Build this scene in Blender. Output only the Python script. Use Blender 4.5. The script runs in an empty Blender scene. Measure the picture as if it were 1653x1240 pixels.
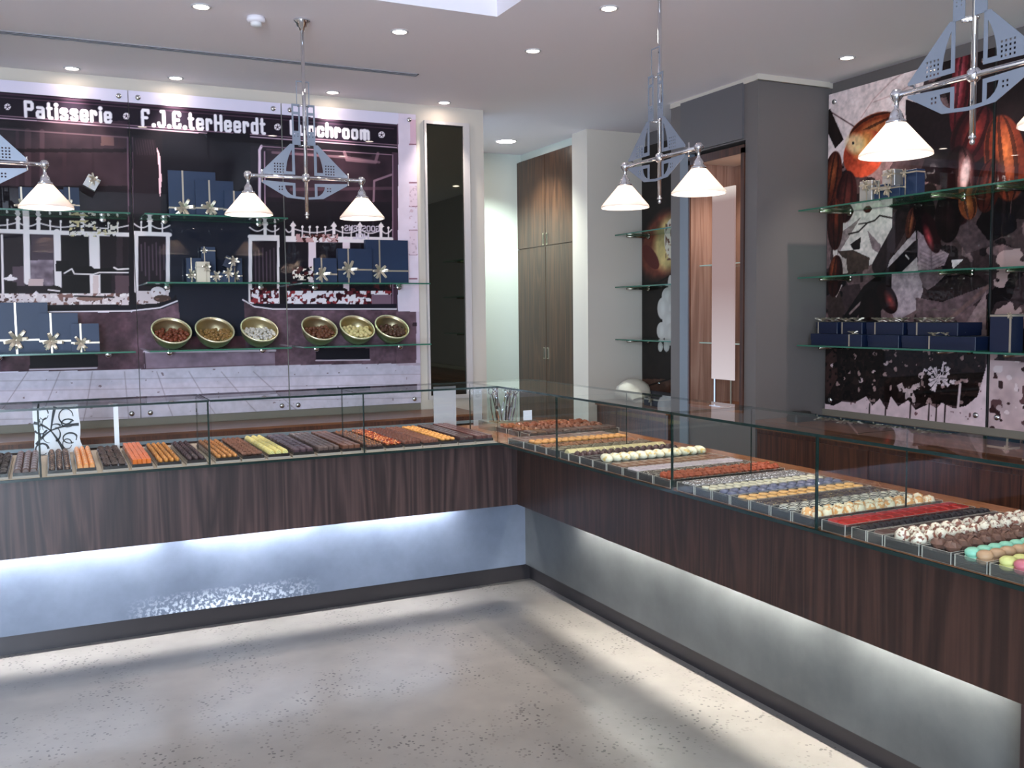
import bpy, bmesh, math, random
import numpy as np
from mathutils import Vector, Matrix
random.seed(7); rng = np.random.default_rng(7)
SC = bpy.context.scene; COL = SC.collection
PI = math.pi
# ------------------------------------------------------------------ camera
CAM_Z = 1.62
FPX, YAW, PITCH, ROLL = 1540.47, 0.450621, 0.074094, -0.011586
_F = Vector((math.sin(YAW)*math.cos(PITCH), math.cos(YAW)*math.cos(PITCH), -math.sin(PITCH)))
_R0 = _F.cross(Vector((0, 0, 1))).normalized(); _U0 = _R0.cross(_F)
_R = _R0*math.cos(ROLL)+_U0*math.sin(ROLL); _U = -_R0*math.sin(ROLL)+_U0*math.cos(ROLL)
cd = bpy.data.cameras.new('camera'); cam = bpy.data.objects.new('camera', cd); COL.objects.link(cam)
cam.matrix_world = Matrix(((_R.x, _U.x, -_F.x, 0), (_R.y, _U.y, -_F.y, 0), (_R.z, _U.z, -_F.z, CAM_Z), (0, 0, 0, 1)))
cd.sensor_width = 36; cd.lens = FPX/1653*36; cd.clip_start = 0.05
SC.camera = cam
def on_plane(u, v, ax, val):
    """where the sight line through a photo pixel meets an axis-aligned plane of the room"""
    d = _F+_R*((u-826.5)/FPX)-_U*((v-620)/FPX); o = (0, 0, CAM_Z)
    t = (val-o[ax])/d[ax]
    return (d.x*t, d.y*t, CAM_Z+d.z*t)
# ------------------------------------------------------------------ light levels
SC.view_settings.view_transform = 'Standard'; SC.view_settings.look = 'None'
SC.view_settings.gamma = 1.0; SC.view_settings.use_curve_mapping = False
SC.view_settings.exposure = 0.62
wd = bpy.data.worlds.new('world'); SC.world = wd; wd.use_nodes = True
wd.node_tree.nodes['Background'].inputs[0].default_value = (0.55, 0.72, 1.0, 1)
wd.node_tree.nodes['Background'].inputs[1].default_value = 1.2
DAY = 330.0; SPOT_W = 62.0; WASH_W = 30.0; PEND_W = 4.2; TUBE = 185.0
def light(name, kind, loc, energy, color, direction=None, **kw):
    l = bpy.data.lights.new(name, kind); l.energy = energy; l.color = color
    for k, v in kw.items(): setattr(l, k, v)
    o = bpy.data.objects.new(name, l); COL.objects.link(o); o.location = loc
    if direction is not None: o.rotation_euler = Vector(direction).to_track_quat('-Z', 'Y').to_euler()
    return o
# daylight through the shop window in the street wall behind the camera
light('window_daylight', 'AREA', (-1.55, -2.38, 1.65), DAY, (0.66, 0.81, 1.0), (0.14, 1, -0.08), shape='RECTANGLE', size=1.7, size_y=2.3)
# ------------------------------------------------------------------ room numbers
B = 6.8; W = 4.888; ZC = 3.175
OX, OY = 2.431, 4.971            # inner corner of the walnut counter front
GX, GY = 2.217, 4.757            # inner corner of the glass
DECK = 0.905; GTOP = 1.22
# ------------------------------------------------------------------ materials
def s2l(c):
    c = [x/255 for x in c[:3]]
    return tuple(x/12.92 if x <= .04045 else ((x+.055)/1.055)**2.4 for x in c)
MATS = {}
def nmat(name):
    m = bpy.data.materials.new(name); m.use_nodes = True; MATS[name] = m
    return m, m.node_tree, m.node_tree.nodes['Principled BSDF']
def pm(name, rgb, rough=.6, metal=0.0, coat=0.0, noise=0.0, nscale=12.0, bump=0.0, trans=0.0, sheen=0.0):
    if name in MATS: return MATS[name]
    m, nt, b = nmat(name); c = s2l(rgb)
    b.inputs['Base Color'].default_value = (*c, 1); b.inputs['Roughness'].default_value = rough
    b.inputs['Metallic'].default_value = metal; b.inputs['Coat Weight'].default_value = coat
    b.inputs['Coat Roughness'].default_value = .05
    if noise or bump:
        tc = nt.nodes.new('ShaderNodeTexCoord'); nz = nt.nodes.new('ShaderNodeTexNoise')
        nz.inputs['Scale'].default_value = nscale; nz.inputs['Detail'].default_value = 5
        nt.links.new(tc.outputs['Object'], nz.inputs['Vector'])
        if noise:
            mx = nt.nodes.new('ShaderNodeMix'); mx.data_type = 'RGBA'
            mx.inputs[6].default_value = (*[x*(1-noise) for x in c], 1); mx.inputs[7].default_value = (*[min(1, x*(1+noise)) for x in c], 1)
            nt.links.new(nz.outputs['Fac'], mx.inputs[0]); nt.links.new(mx.outputs[2], b.inputs['Base Color'])
        if bump:
            bp = nt.nodes.new('ShaderNodeBump'); bp.inputs['Strength'].default_value = bump; bp.inputs['Distance'].default_value = .01
            nt.links.new(nz.outputs['Fac'], bp.inputs['Height']); nt.links.new(bp.outputs[0], b.inputs['Normal'])
    return m
def emi(name, rgb, strength):
    m, nt, b = nmat(name); c = s2l(rgb)
    b.inputs['Base Color'].default_value = (*c, 1); b.inputs['Emission Color'].default_value = (*c, 1)
    b.inputs['Emission Strength'].default_value = strength; return m
def walnut(name, c1, c2, c3, scale=1.0, rough=.32, axis=2, coat=.15):
    m, nt, b = nmat(name); N = nt.nodes; L = nt.links
    tc = N.new('ShaderNodeTexCoord'); mp = N.new('ShaderNodeMapping')
    s = [9*scale]*3; s[axis] = .55*scale; mp.inputs['Scale'].default_value = s
    L.new(tc.outputs['Object'], mp.inputs['Vector'])
    n1 = N.new('ShaderNodeTexNoise'); n1.inputs['Scale'].default_value = 1.1; n1.inputs['Detail'].default_value = 3; n1.inputs['Distortion'].default_value = .6
    L.new(mp.outputs[0], n1.inputs['Vector'])
    ml = N.new('ShaderNodeMath'); ml.operation = 'MULTIPLY'; ml.inputs[1].default_value = 16
    L.new(n1.outputs['Fac'], ml.inputs[0])
    fr = N.new('ShaderNodeMath'); fr.operation = 'PINGPONG'; fr.inputs[1].default_value = 1
    L.new(ml.outputs[0], fr.inputs[0])
    mp2 = N.new('ShaderNodeMapping'); s2 = [120*scale]*3; s2[axis] = 3*scale; mp2.inputs['Scale'].default_value = s2
    L.new(tc.outputs['Object'], mp2.inputs['Vector'])
    n2 = N.new('ShaderNodeTexNoise'); n2.inputs['Scale'].default_value = 1; n2.inputs['Detail'].default_value = 4
    L.new(mp2.outputs[0], n2.inputs['Vector'])
    ad = N.new('ShaderNodeMath'); ad.operation = 'MULTIPLY_ADD'; ad.inputs[1].default_value = .45
    L.new(fr.outputs[0], ad.inputs[0]); 
    mm = N.new('ShaderNodeMath'); mm.operation = 'MULTIPLY'; mm.inputs[1].default_value = .6; L.new(n2.outputs['Fac'], mm.inputs[0]); L.new(mm.outputs[0], ad.inputs[2])
    cr = N.new('ShaderNodeValToRGB'); e = cr.color_ramp.elements
    e[0].position = .15; e[0].color = (*s2l(c1), 1); e[1].position = .85; e[1].color = (*s2l(c3), 1)
    k = e.new(.5); k.color = (*s2l(c2), 1)
    L.new(ad.outputs[0], cr.inputs[0]); L.new(cr.outputs[0], b.inputs['Base Color'])
    b.inputs['Roughness'].default_value = rough; b.inputs['Coat Weight'].default_value = coat; b.inputs['Coat Roughness'].default_value = .15
    return m
def glassy(name, tint=(.97, .99, .98), diffuse=None, dmix=0.0, refl=1.0):
    m = bpy.data.materials.new(name); m.use_nodes = True; MATS[name] = m; nt = m.node_tree; N = nt.nodes; L = nt.links
    for n in list(N): N.remove(n)
    out = N.new('ShaderNodeOutputMaterial'); tr = N.new('ShaderNodeBsdfTransparent'); tr.inputs[0].default_value = (*tint, 1)
    gl = N.new('ShaderNodeBsdfGlossy'); gl.inputs['Roughness'].default_value = 0.0; gl.inputs[0].default_value = (1, 1, 1, 1)
    fr = N.new('ShaderNodeFresnel'); fr.inputs[0].default_value = 1.5
    geo = N.new('ShaderNodeNewGeometry'); inv = N.new('ShaderNodeMath'); inv.operation = 'SUBTRACT'; inv.inputs[0].default_value = refl
    L.new(geo.outputs['Backfacing'], inv.inputs[1]); inv.use_clamp = True
    mu = N.new('ShaderNodeMath'); mu.operation = 'MULTIPLY'; mu.use_clamp = True; L.new(fr.outputs[0], mu.inputs[0]); L.new(inv.outputs[0], mu.inputs[1])
    src = tr
    if diffuse:
        df = N.new('ShaderNodeBsdfPrincipled'); df.inputs['Base Color'].default_value = (*s2l(diffuse), 1); df.inputs['Roughness'].default_value = .4
        m0 = N.new('ShaderNodeMixShader'); m0.inputs[0].default_value = dmix; L.new(tr.outputs[0], m0.inputs[1]); L.new(df.outputs[0], m0.inputs[2]); src = m0
    mx = N.new('ShaderNodeMixShader'); L.new(mu.outputs[0], mx.inputs[0]); L.new(src.outputs[0], mx.inputs[1]); L.new(gl.outputs[0], mx.inputs[2])
    L.new(mx.outputs[0], out.inputs[0]); return m
M_GLASS = glassy('clear_glass')
M_SHELF = glassy('shelf_glass', (.58, .80, .68), (112, 160, 138), .32)
M_EDGE = pm('glass_edge', (9, 36, 32), .25, coat=.2)
M_SEDGE = pm('shelf_edge', (52, 108, 88), .2, coat=.3)
M_ACRYL = glassy('acrylic', (.86, .86, .84), (150, 146, 140), .14)
M_ACEDGE = pm('acrylic_edge', (200, 192, 182), .4)
M_CHROME = pm('chrome', (225, 225, 228), .06, 1.0)
M_STEEL = pm('brushed_plate', (134, 140, 152), .45, .3)
M_GOLD = pm('brass_bowl', (196, 182, 146), .34, .95)
M_RIM = pm('brass_rim', (250, 238, 205), .3, .6)
M_CEIL = pm('ceiling_paint', (240, 233, 238), .9)
M_WHITE = pm('cream_paint', (214, 203, 190), .8)
M_MINT = pm('pale_wall_paint', (208, 214, 204), .85)
M_GREY = pm('grey_paint', (112, 105, 103), .55)
M_GREYD = pm('grey_cabinet', (104, 100, 102), .5)
M_BLUEG = pm('blue_grey_post', (128, 136, 146), .4)
M_OLIVE = pm('taupe_skirting', (122, 116, 104), .6)
M_TOE = pm('toe_kick', (52, 48, 50), .35, .3)
M_BLACK = pm('black_matt', (22, 20, 22), .5)
M_WALN = walnut('walnut_front', (28, 18, 17), (56, 39, 37), (84, 62, 58), .6, .42, coat=.0)
M_WALNB = walnut('walnut_back', (44, 22, 16), (72, 40, 28), (96, 56, 38), .8)
M_CUPB = walnut('walnut_cupboard', (42, 26, 19), (66, 42, 29), (88, 58, 40), .7, .3)
M_NICHE = walnut('niche_veneer', (128, 96, 82), (150, 116, 100), (166, 134, 118), .7, .4)
M_CTOP = walnut('worktop_walnut', (70, 40, 26), (104, 64, 42), (130, 84, 56), .8, .3, axis=0)
M_CTOPY = walnut('worktop_walnut_side', (70, 40, 26), (104, 64, 42), (130, 84, 56), .8, .3, axis=1)
M_CFLOOR = walnut('case_floor_veneer', (110, 62, 30), (140, 84, 42), (160, 100, 56), .6, .25, axis=1)
M_BEIGE = pm('tray_board', (158, 145, 134), .6)
M_NAVY = pm('navy_box', (17, 41, 74), .5, noise=.12, nscale=6); M_NAVYR = pm('shaded_navy_box', (12, 26, 56), .5)  # right-wall navy is darkened in colour for the weaker light there
M_NAVYD = pm('navy_lid', (12, 24, 52), .45)
M_SATIN = pm('silver_satin', (196, 184, 164), .28, .6)
M_MIRROR = pm('dark_mirror', (96, 96, 84), .02, 1.0)
M_SHADE = None
def shade_mat():
    m = bpy.data.materials.new('opal_glass'); m.use_nodes = True; MATS['opal_glass'] = m; nt = m.node_tree; N = nt.nodes; L = nt.links
    for n in list(N): N.remove(n)
    out = N.new('ShaderNodeOutputMaterial'); t = N.new('ShaderNodeBsdfTranslucent'); t.inputs[0].default_value = (.93, .84, .78, 1)
    d = N.new('ShaderNodeBsdfPrincipled'); d.inputs['Base Color'].default_value = (.86, .80, .77, 1); d.inputs['Roughness'].default_value = .12
    a = N.new('ShaderNodeMixShader'); a.inputs[0].default_value = .5; L.new(t.outputs[0], a.inputs[1]); L.new(d.outputs[0], a.inputs[2]); L.new(a.outputs[0], out.inputs[0])
    return m
M_SHADE = shade_mat()
def floor_mat():
    m, nt, b = nmat('polished_concrete'); N = nt.nodes; L = nt.links
    tc = N.new('ShaderNodeTexCoord')
    def noise(s, d=4): 
        n = N.new('ShaderNodeTexNoise'); n.inputs['Scale'].default_value = s; n.inputs['Detail'].default_value = d; L.new(tc.outputs['Object'], n.inputs['Vector']); return n
    big = noise(1.3, 3); med = noise(7, 4)
    cr = N.new('ShaderNodeValToRGB'); e = cr.color_ramp.elements; e[0].position = .3; e[0].color = (*s2l((118, 113, 108)), 1); e[1].position = .7; e[1].color = (*s2l((146, 140, 134)), 1)
    ma = N.new('ShaderNodeMath'); ma.operation = 'MULTIPLY_ADD'; ma.inputs[1].default_value = .4; L.new(med.outputs['Fac'], ma.inputs[0])
    mb = N.new('ShaderNodeMath'); mb.operation = 'MULTIPLY'; mb.inputs[1].default_value = .6; L.new(big.outputs['Fac'], mb.inputs[0]); L.new(mb.outputs[0], ma.inputs[2]); L.new(ma.outputs[0], cr.inputs[0])
    vo = N.new('ShaderNodeTexVoronoi'); vo.inputs['Scale'].default_value = 58; L.new(tc.outputs['Object'], vo.inputs['Vector'])
    lt = N.new('ShaderNodeMath'); lt.operation = 'LESS_THAN'; lt.inputs[1].default_value = .34; L.new(vo.outputs['Distance'], lt.inputs[0])
    sp = noise(3.2, 2); gt = N.new('ShaderNodeMapRange'); gt.inputs[1].default_value = .44; gt.inputs[2].default_value = .62; L.new(sp.outputs['Fac'], gt.inputs[0])
    wn = N.new('ShaderNodeTexWhiteNoise'); L.new(vo.outputs['Position'], wn.inputs['Vector'])
    w2 = N.new('ShaderNodeMath'); w2.operation = 'GREATER_THAN'; w2.inputs[1].default_value = .55; L.new(wn.outputs['Value'], w2.inputs[0])
    m1 = N.new('ShaderNodeMath'); m1.operation = 'MULTIPLY'; L.new(lt.outputs[0], m1.inputs[0]); L.new(gt.outputs[0], m1.inputs[1])
    m2 = N.new('ShaderNodeMath'); m2.operation = 'MULTIPLY'; L.new(m1.outputs[0], m2.inputs[0]); L.new(w2.outputs[0], m2.inputs[1])
    m3 = N.new('ShaderNodeMath'); m3.operation = 'MULTIPLY'; m3.inputs[1].default_value = .8; L.new(m2.outputs[0], m3.inputs[0])
    mx = N.new('ShaderNodeMix'); mx.data_type = 'RGBA'; mx.inputs[7].default_value = (*s2l((44, 41, 42)), 1)
    L.new(m3.outputs[0], mx.inputs[0]); L.new(cr.outputs[0], mx.inputs[6]); L.new(mx.outputs[2], b.inputs['Base Color'])
    b.inputs['Roughness'].default_value = .30; b.inputs['Coat Weight'].default_value = .12; b.inputs['Coat Roughness'].default_value = .12
    return m
M_FLOOR = floor_mat()
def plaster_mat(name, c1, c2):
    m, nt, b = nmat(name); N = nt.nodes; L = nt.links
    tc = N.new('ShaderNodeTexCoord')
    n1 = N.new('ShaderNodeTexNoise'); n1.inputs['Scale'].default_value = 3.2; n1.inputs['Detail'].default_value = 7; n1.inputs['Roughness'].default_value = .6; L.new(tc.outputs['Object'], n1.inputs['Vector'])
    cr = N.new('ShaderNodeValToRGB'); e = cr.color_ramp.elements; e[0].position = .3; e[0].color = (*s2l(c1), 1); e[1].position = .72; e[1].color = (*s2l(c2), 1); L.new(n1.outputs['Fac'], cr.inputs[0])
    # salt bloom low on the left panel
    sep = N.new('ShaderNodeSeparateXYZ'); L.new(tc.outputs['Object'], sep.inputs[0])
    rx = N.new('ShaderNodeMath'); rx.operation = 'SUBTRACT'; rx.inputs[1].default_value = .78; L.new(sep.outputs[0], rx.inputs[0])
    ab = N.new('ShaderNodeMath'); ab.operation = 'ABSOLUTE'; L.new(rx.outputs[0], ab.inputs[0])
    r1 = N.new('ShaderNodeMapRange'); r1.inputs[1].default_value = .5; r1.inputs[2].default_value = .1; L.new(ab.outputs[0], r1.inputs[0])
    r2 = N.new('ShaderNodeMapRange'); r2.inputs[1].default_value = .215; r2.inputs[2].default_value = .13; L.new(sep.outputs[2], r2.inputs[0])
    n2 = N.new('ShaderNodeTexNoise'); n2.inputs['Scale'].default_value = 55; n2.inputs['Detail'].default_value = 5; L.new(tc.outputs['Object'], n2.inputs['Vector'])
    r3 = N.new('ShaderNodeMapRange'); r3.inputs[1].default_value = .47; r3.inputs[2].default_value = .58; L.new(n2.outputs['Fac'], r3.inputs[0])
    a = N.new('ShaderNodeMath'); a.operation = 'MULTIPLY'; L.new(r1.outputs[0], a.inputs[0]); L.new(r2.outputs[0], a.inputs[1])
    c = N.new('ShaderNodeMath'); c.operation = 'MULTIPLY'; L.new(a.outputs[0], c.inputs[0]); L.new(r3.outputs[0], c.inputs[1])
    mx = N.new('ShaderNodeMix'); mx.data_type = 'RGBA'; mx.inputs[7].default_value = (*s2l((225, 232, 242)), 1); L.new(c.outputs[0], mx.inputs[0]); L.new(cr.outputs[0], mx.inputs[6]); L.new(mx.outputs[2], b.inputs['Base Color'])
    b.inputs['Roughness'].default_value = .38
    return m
M_REND = plaster_mat('daylit_grey_render', (88, 97, 112), (111, 120, 136)); M_RENDR = plaster_mat('grey_render', (63, 65, 66), (86, 88, 88))  # left render has the bluish daylight tint put into its colour
# ------------------------------------------------------------------ mesh helpers
class MB:
    def __init__(s): s.v = []; s.f = []; s.m = []; s.sm = []
    def add(s, vs, fs, mi=0, smooth=False, M=None):
        o = len(s.v)
        s.v += [tuple(M @ Vector(p)) if M is not None else tuple(p) for p in vs]
        for f in fs: s.f.append(tuple(i+o for i in f)); s.m.append(mi); s.sm.append(smooth)
        return s
    def box(s, x0, x1, y0, y1, z0, z1, mi=0, M=None, edge=None, big=None):
        """edge: material slot of the narrow faces; big: axis whose two faces keep mi"""
        vs = [(x, y, z) for z in (z0, z1) for y in (y0, y1) for x in (x0, x1)]
        fs = [(0, 2, 3, 1), (4, 5, 7, 6), (0, 1, 5, 4), (2, 6, 7, 3), (0, 4, 6, 2), (1, 3, 7, 5)]
        ax = [2, 2, 1, 1, 0, 0]
        for f, a in zip(fs, ax): s.add(vs, [], 0); 
        s.v = s.v[:len(s.v)-8*6]
        o = len(s.v); s.v += [tuple(M @ Vector(p)) if M is not None else p for p in vs]
        for f, a in zip(fs, ax):
            s.f.append(tuple(i+o for i in f)); s.m.append(mi if edge is None or a == big else edge); s.sm.append(False)
        return s
    def bbox(s, x0, x1, y0, y1, z0, z1, b, mi=0, M=None):
        """box with chamfered top and vertical edges"""
        def ring(i, z): return [(x0+i, y0+b, z), (x0+b, y0+i, z), (x1-b, y0+i, z), (x1-i, y0+b, z), (x1-i, y1-b, z), (x1-b, y1-i, z), (x0+b, y1-i, z), (x0+i, y1-b, z)]
        vs = ring(0, z0)+ring(0, z1-b)+ring(b*.9, z1); n = 8
        fs = [tuple(range(n-1, -1, -1)), tuple(range(2*n, 3*n))]
        for k in (0, n):
            for i in range(n): fs.append((k+i, k+(i+1) % n, k+n+(i+1) % n, k+n+i))
        return s.add(vs, fs, mi, False, M)
    def lathe(s, prof, n=24, mi=0, M=None, smooth=True, caps=True):
        vs = []; fs = []
        for r, z in prof:
            for i in range(n): a = 2*PI*i/n; vs.append((r*math.cos(a), r*math.sin(a), z))
        for k in range(len(prof)-1):
            for i in range(n): fs.append((k*n+i, k*n+(i+1) % n, (k+1)*n+(i+1) % n, (k+1)*n+i))
        if caps and prof[0][0] > 1e-5: fs.append(tuple(range(n-1, -1, -1)))
        if caps and prof[-1][0] > 1e-5: fs.append(tuple((len(prof)-1)*n+i for i in range(n)))
        return s.add(vs, fs, mi, smooth, M)
    def tube(s, pts, r, n=8, mi=0, closed=False):
        pts = [Vector(p) for p in pts]; vs = []; fs = []; N = len(pts); up = None
        for i, p in enumerate(pts):
            a = pts[(i-1) % N] if (i or closed) else p; b = pts[(i+1) % N] if (i < N-1 or closed) else p
            t = (b-a).normalized()
            if up is None: up = t.orthogonal().normalized()
            up = (up-t*up.dot(t)).normalized(); w = t.cross(up)
            for k in range(n): q = 2*PI*k/n; vs.append(tuple(p+(up*math.cos(q)+w*math.sin(q))*r))
        for i in range(N if closed else N-1):
            j = (i+1) % N
            for k in range(n): fs.append((i*n+k, i*n+(k+1) % n, j*n+(k+1) % n, j*n+k))
        if not closed: fs += [tuple(range(n-1, -1, -1)), tuple((N-1)*n+k for k in range(n))]
        return s.add(vs, fs, mi, True)
    def strip(s, pts, wdir, w, th=.0012, mi=0):
        """a ribbon of width w with real thickness along pts"""
        pts = [Vector(p) for p in pts]; wd_ = Vector(wdir).normalized(); vs = []; fs = []
        for i, p in enumerate(pts):
            t = (pts[min(i+1, len(pts)-1)]-pts[max(i-1, 0)]).normalized(); nrm = t.cross(wd_).normalized()*th/2
            h = wd_*w/2; vs += [p-h-nrm, p+h-nrm, p+h+nrm, p-h+nrm]
        for i in range(len(pts)-1):
            a = i*4; b = a+4
            for k in range(4): fs.append((a+k, a+(k+1) % 4, b+(k+1) % 4, b+k))
        e = (len(pts)-1)*4; fs += [(3, 2, 1, 0), (e, e+1, e+2, e+3)]
        return s.add([tuple(v) for v in vs], fs, mi, False)
    def ball(s, c, r, n=12, mi=0, sq=(1, 1, 1), lump=0, M=None, zmin=-1):
        vs = []; fs = []; k = max(5, n//2+1)
        for j in range(k):
            th = PI*j/(k-1)
            for i in range(n):
                a = 2*PI*i/n; q = 1+lump*(random.random()-.5)
                z = max(math.cos(th), zmin)
                vs.append((c[0]+r*sq[0]*math.sin(th)*math.cos(a)*q, c[1]+r*sq[1]*math.sin(th)*math.sin(a)*q, c[2]+r*sq[2]*z*q))
        for j in range(k-1):
            for i in range(n): fs.append((j*n+i, (j+1)*n+i, (j+1)*n+(i+1) % n, j*n+(i+1) % n))
        return s.add(vs, fs, mi, lump < .25, M)
    def mesh(s, name, mats):
        me = bpy.data.meshes.new(name); me.from_pydata(s.v, [], s.f); 
        for m in (mats if isinstance(mats, (list, tuple)) else [mats]): me.materials.append(m)
        me.polygons.foreach_set('material_index', s.m); me.polygons.foreach_set('use_smooth', s.sm); me.update(); return me
    def build(s, name, mats, parent=None, loc=None):
        o = bpy.data.objects.new(name, s.mesh(name, mats)); COL.objects.link(o)
        if parent is not None: o.parent = parent
        if loc is not None: o.location = loc
        return o
def tag(o, label=None, cat=None, group=None, kind=None):
    if label: o['label'] = label
    if cat: o['category'] = cat
    if group: o['group'] = group
    if kind: o['kind'] = kind
    return o
def empty(name, loc, label, cat, group=None, rot=(0, 0, 0)):
    o = bpy.data.objects.new(name, None); COL.objects.link(o); o.location = loc; o.rotation_euler = rot; o.empty_display_size = .05
    return tag(o, label, cat, group)
def struct(name, mb, mats): return tag(mb.build(name, mats), kind='structure')
def copy_tree(o, parent=None):
    c = o.copy(); COL.objects.link(c)
    if parent is not None: c.parent = parent
    for ch in list(o.children): copy_tree(ch, c)
    return c
def sheet(name, loops, th, mat, parent, M=Matrix()):
    """flat metal sheet cut from loops in local XZ, with holes"""
    cu = bpy.data.curves.new(name, 'CURVE'); cu.dimensions = '2D'; cu.fill_mode = 'BOTH'; cu.extrude = th/2
    for lp in loops:
        sp = cu.splines.new('POLY'); sp.points.add(len(lp)-1); sp.use_cyclic_u = True
        for i, (x, z) in enumerate(lp): sp.points[i].co = (x, z, 0, 1)
    t = bpy.data.objects.new(name, cu); COL.objects.link(t); dg = bpy.context.evaluated_depsgraph_get()
    me = bpy.data.meshes.new_from_object(t.evaluated_get(dg)); bpy.data.objects.remove(t); bpy.data.curves.remove(cu)
    me.transform(M @ Matrix.Rotation(PI/2, 4, 'X')); me.materials.clear(); me.materials.append(mat)
    o = bpy.data.objects.new(name, me); COL.objects.link(o); o.parent = parent; return o
# ------------------------------------------------------------------ room shell
XL, YF = -3.4, -2.5
struct('floor', MB().box(XL, 6, YF, 9.2, -.1, 0), M_FLOOR)
# ceiling with a raised coffer over the shop floor
c = MB(); CX, CY = 2.19, 4.656; CX0, CY0 = -2.2, .6
c.box(XL, CX0, YF, 9.2, ZC, ZC+.5); c.box(CX, 6, YF, 9.2, ZC, ZC+.5); c.box(CX0, CX, CY, 9.2, ZC, ZC+.5); c.box(CX0, CX, YF, CY0, ZC, ZC+.5); c.box(CX0, CX, CY0, CY, ZC+.4, ZC+.5)
struct('ceiling', c, M_CEIL)
struct('wall_back', MB().box(XL, 3.07, B, B+.25, 0, ZC), M_WHITE)
struct('wall_left', MB().box(XL-.15, XL, YF, B+.25, 0, ZC), M_WHITE)
f = MB(); wx0, wx1 = -2.5, -.6
f.box(XL, wx0, YF-.15, YF, 0, ZC); f.box(wx1, 6, YF-.15, YF, 0, ZC); f.box(wx0, wx1, YF-.15, YF, 0, .45); f.box(wx0, wx1, YF-.15, YF, 2.85, ZC)
struct('wall_street', f, M_WHITE)
w = MB(); w.box(wx0, wx1, YF-.09, YF-.08, .45, 2.85); struct('window_1', w, M_GLASS)
w = MB()
for x in (wx0, -1.58, wx1-.06): w.box(x, x+.06, YF-.12, YF-.05, .45, 2.85)
w.box(wx0, wx1, YF-.12, YF-.05, .45, .51); w.box(wx0, wx1, YF-.12, YF-.05, 2.79, 2.85); struct('trim_1', w, M_GREYD)
struct('wall_right', MB().box(W+.05, W+.3, YF, 5.08, 0, ZC), M_GREY)
struct('wall_passage', MB().box(2.9, 6, 8.56, 8.7, 0, ZC), M_MINT)
struct('wall_passage_side', MB().box(4.265, 4.9, 7.401, 8.559, 0, ZC), M_MINT)
struct('wall_recess', MB().box(4.19, 4.95, 7.14, 7.40, 0, ZC), M_WHITE)
struct('wall_recess_side', MB().box(4.78, 4.95, 6.06, 7.14, 0, ZC), M_GREYD)
struct('baseboard_back', MB().box(XL, 2.51, B-.02, B, .90, .955), M_OLIVE)
struct('baseboard_right', MB().box(W-.0, W+.05, YF, 5.08, .88, .925), M_OLIVE)
struct('trim_2', MB().box(4.27, 4.9, 5.055, 5.08, ZC-.035, ZC), M_WHITE)
# linear air slots
s = empty('air_slot', (.3, 5.97, ZC), 'long twin-slot air grille let into the ceiling parallel to the back wall', 'air vent')
m = MB(); 
for dy in (-.028, -.002, .024): m.box(-2.8, 1.93, dy, dy+.006, -.006, 0)
m.box(-2.8, -2.79, -.028, .03, -.006, 0); m.box(1.92, 1.93, -.028, .03, -.006, 0); m.build('frame', pm('vent_grey', (150, 147, 152), .6), s)
MB().box(-2.79, 1.92, -.022, .024, -.003, -.001).build('slot', M_BLACK, s)
# smoke detector
s = empty('smoke_detector', (1.042, 5.17, ZC), 'white dome smoke detector on the ceiling left of the middle pendant rod', 'smoke detector')
MB().lathe([(.055, 0), (.058, -.02), (.05, -.032)], 24).build('base', M_CEIL, s); s.scale = (.84, .84, .84)
MB().lathe([(.034, -.032), (.036, -.05), (.022, -.058), (.001, -.06)], 24).build('sensor_cap', pm('detector_white', (225, 222, 222), .5), s)
MB().lathe([(.028, -.030), (.028, -.036)], 16).build('gap', M_BLACK, s)
# ------------------------------------------------------------------ recessed downlights
M_LAMP = emi('lamp_face', (255, 240, 225), 30)
def downlight(x, y, label, e=SPOT_W, r=.036, z=ZC, color=(1, .90, .80), ang=76, dirn=(0, 0, -1), group=None):
    d = empty('downlight', (x, y, z), label, 'ceiling light', group)
    MB().lathe([(r+.014, 0), (r+.014, -.004), (r+.004, -.006), (r, -.002), (r, 0)], 28, caps=False).build('trim_ring', pm('ring_white', (205, 200, 202), .4), d)
    MB().lathe([(.001, -.003), (r, -.003)], 28, caps=False).build('lamp', M_LAMP, d)
    l = light('downlight_beam', 'SPOT', (0, 0, -.03), e, color, dirn, spot_size=math.radians(ang), spot_blend=.75, shadow_soft_size=.03)
    l.parent = d; return d
downlight(.199, 6.66, 'small ceiling spot over the left end of the shopfront mural, above the word Patisserie', WASH_W, dirn=(0, .12, -1))
downlight(.814, 6.66, 'small ceiling spot over the shopfront mural, above the letters F.J.E.', WASH_W, dirn=(0, .12, -1))
downlight(1.856, 6.66, 'small ceiling spot over the shopfront mural, just right of the middle pendant rod', WASH_W, dirn=(0, .12, -1))
downlight(2.694, 6.66, 'small ceiling spot directly above the tall dark mirror', WASH_W, dirn=(0, .12, -1))
downlight(.758, 5.1, 'small ceiling spot left of the smoke detector', SPOT_W)
downlight(1.809, 5.11, 'small ceiling spot beyond the corner of the raised ceiling panel, right of the middle pendant', SPOT_W)
downlight(2.66, 5.16, 'small ceiling spot above the inner corner of the counters', SPOT_W)
downlight(2.655, 4.295, 'small ceiling spot just left of the rod of the pendant over the right counter', SPOT_W)
downlight(4.52, 4.525, 'small ceiling spot beside the cocoa pod mural, next to the grey pier', 48, dirn=(.14, 0, -1))
downlight(4.535, 3.66, 'small ceiling spot behind the perforated plates of the nearest pendant', WASH_W, dirn=(.14, 0, -1))
downlight(4.535, 2.7, 'small ceiling spot added over the cocoa pod mural, out of the photo to the right', WASH_W)  # spots from here to the shop-floor one are unseen, added for lighting
downlight(2.66, 2.6, 'small ceiling spot added over the near part of the right counter', SPOT_W)
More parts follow.
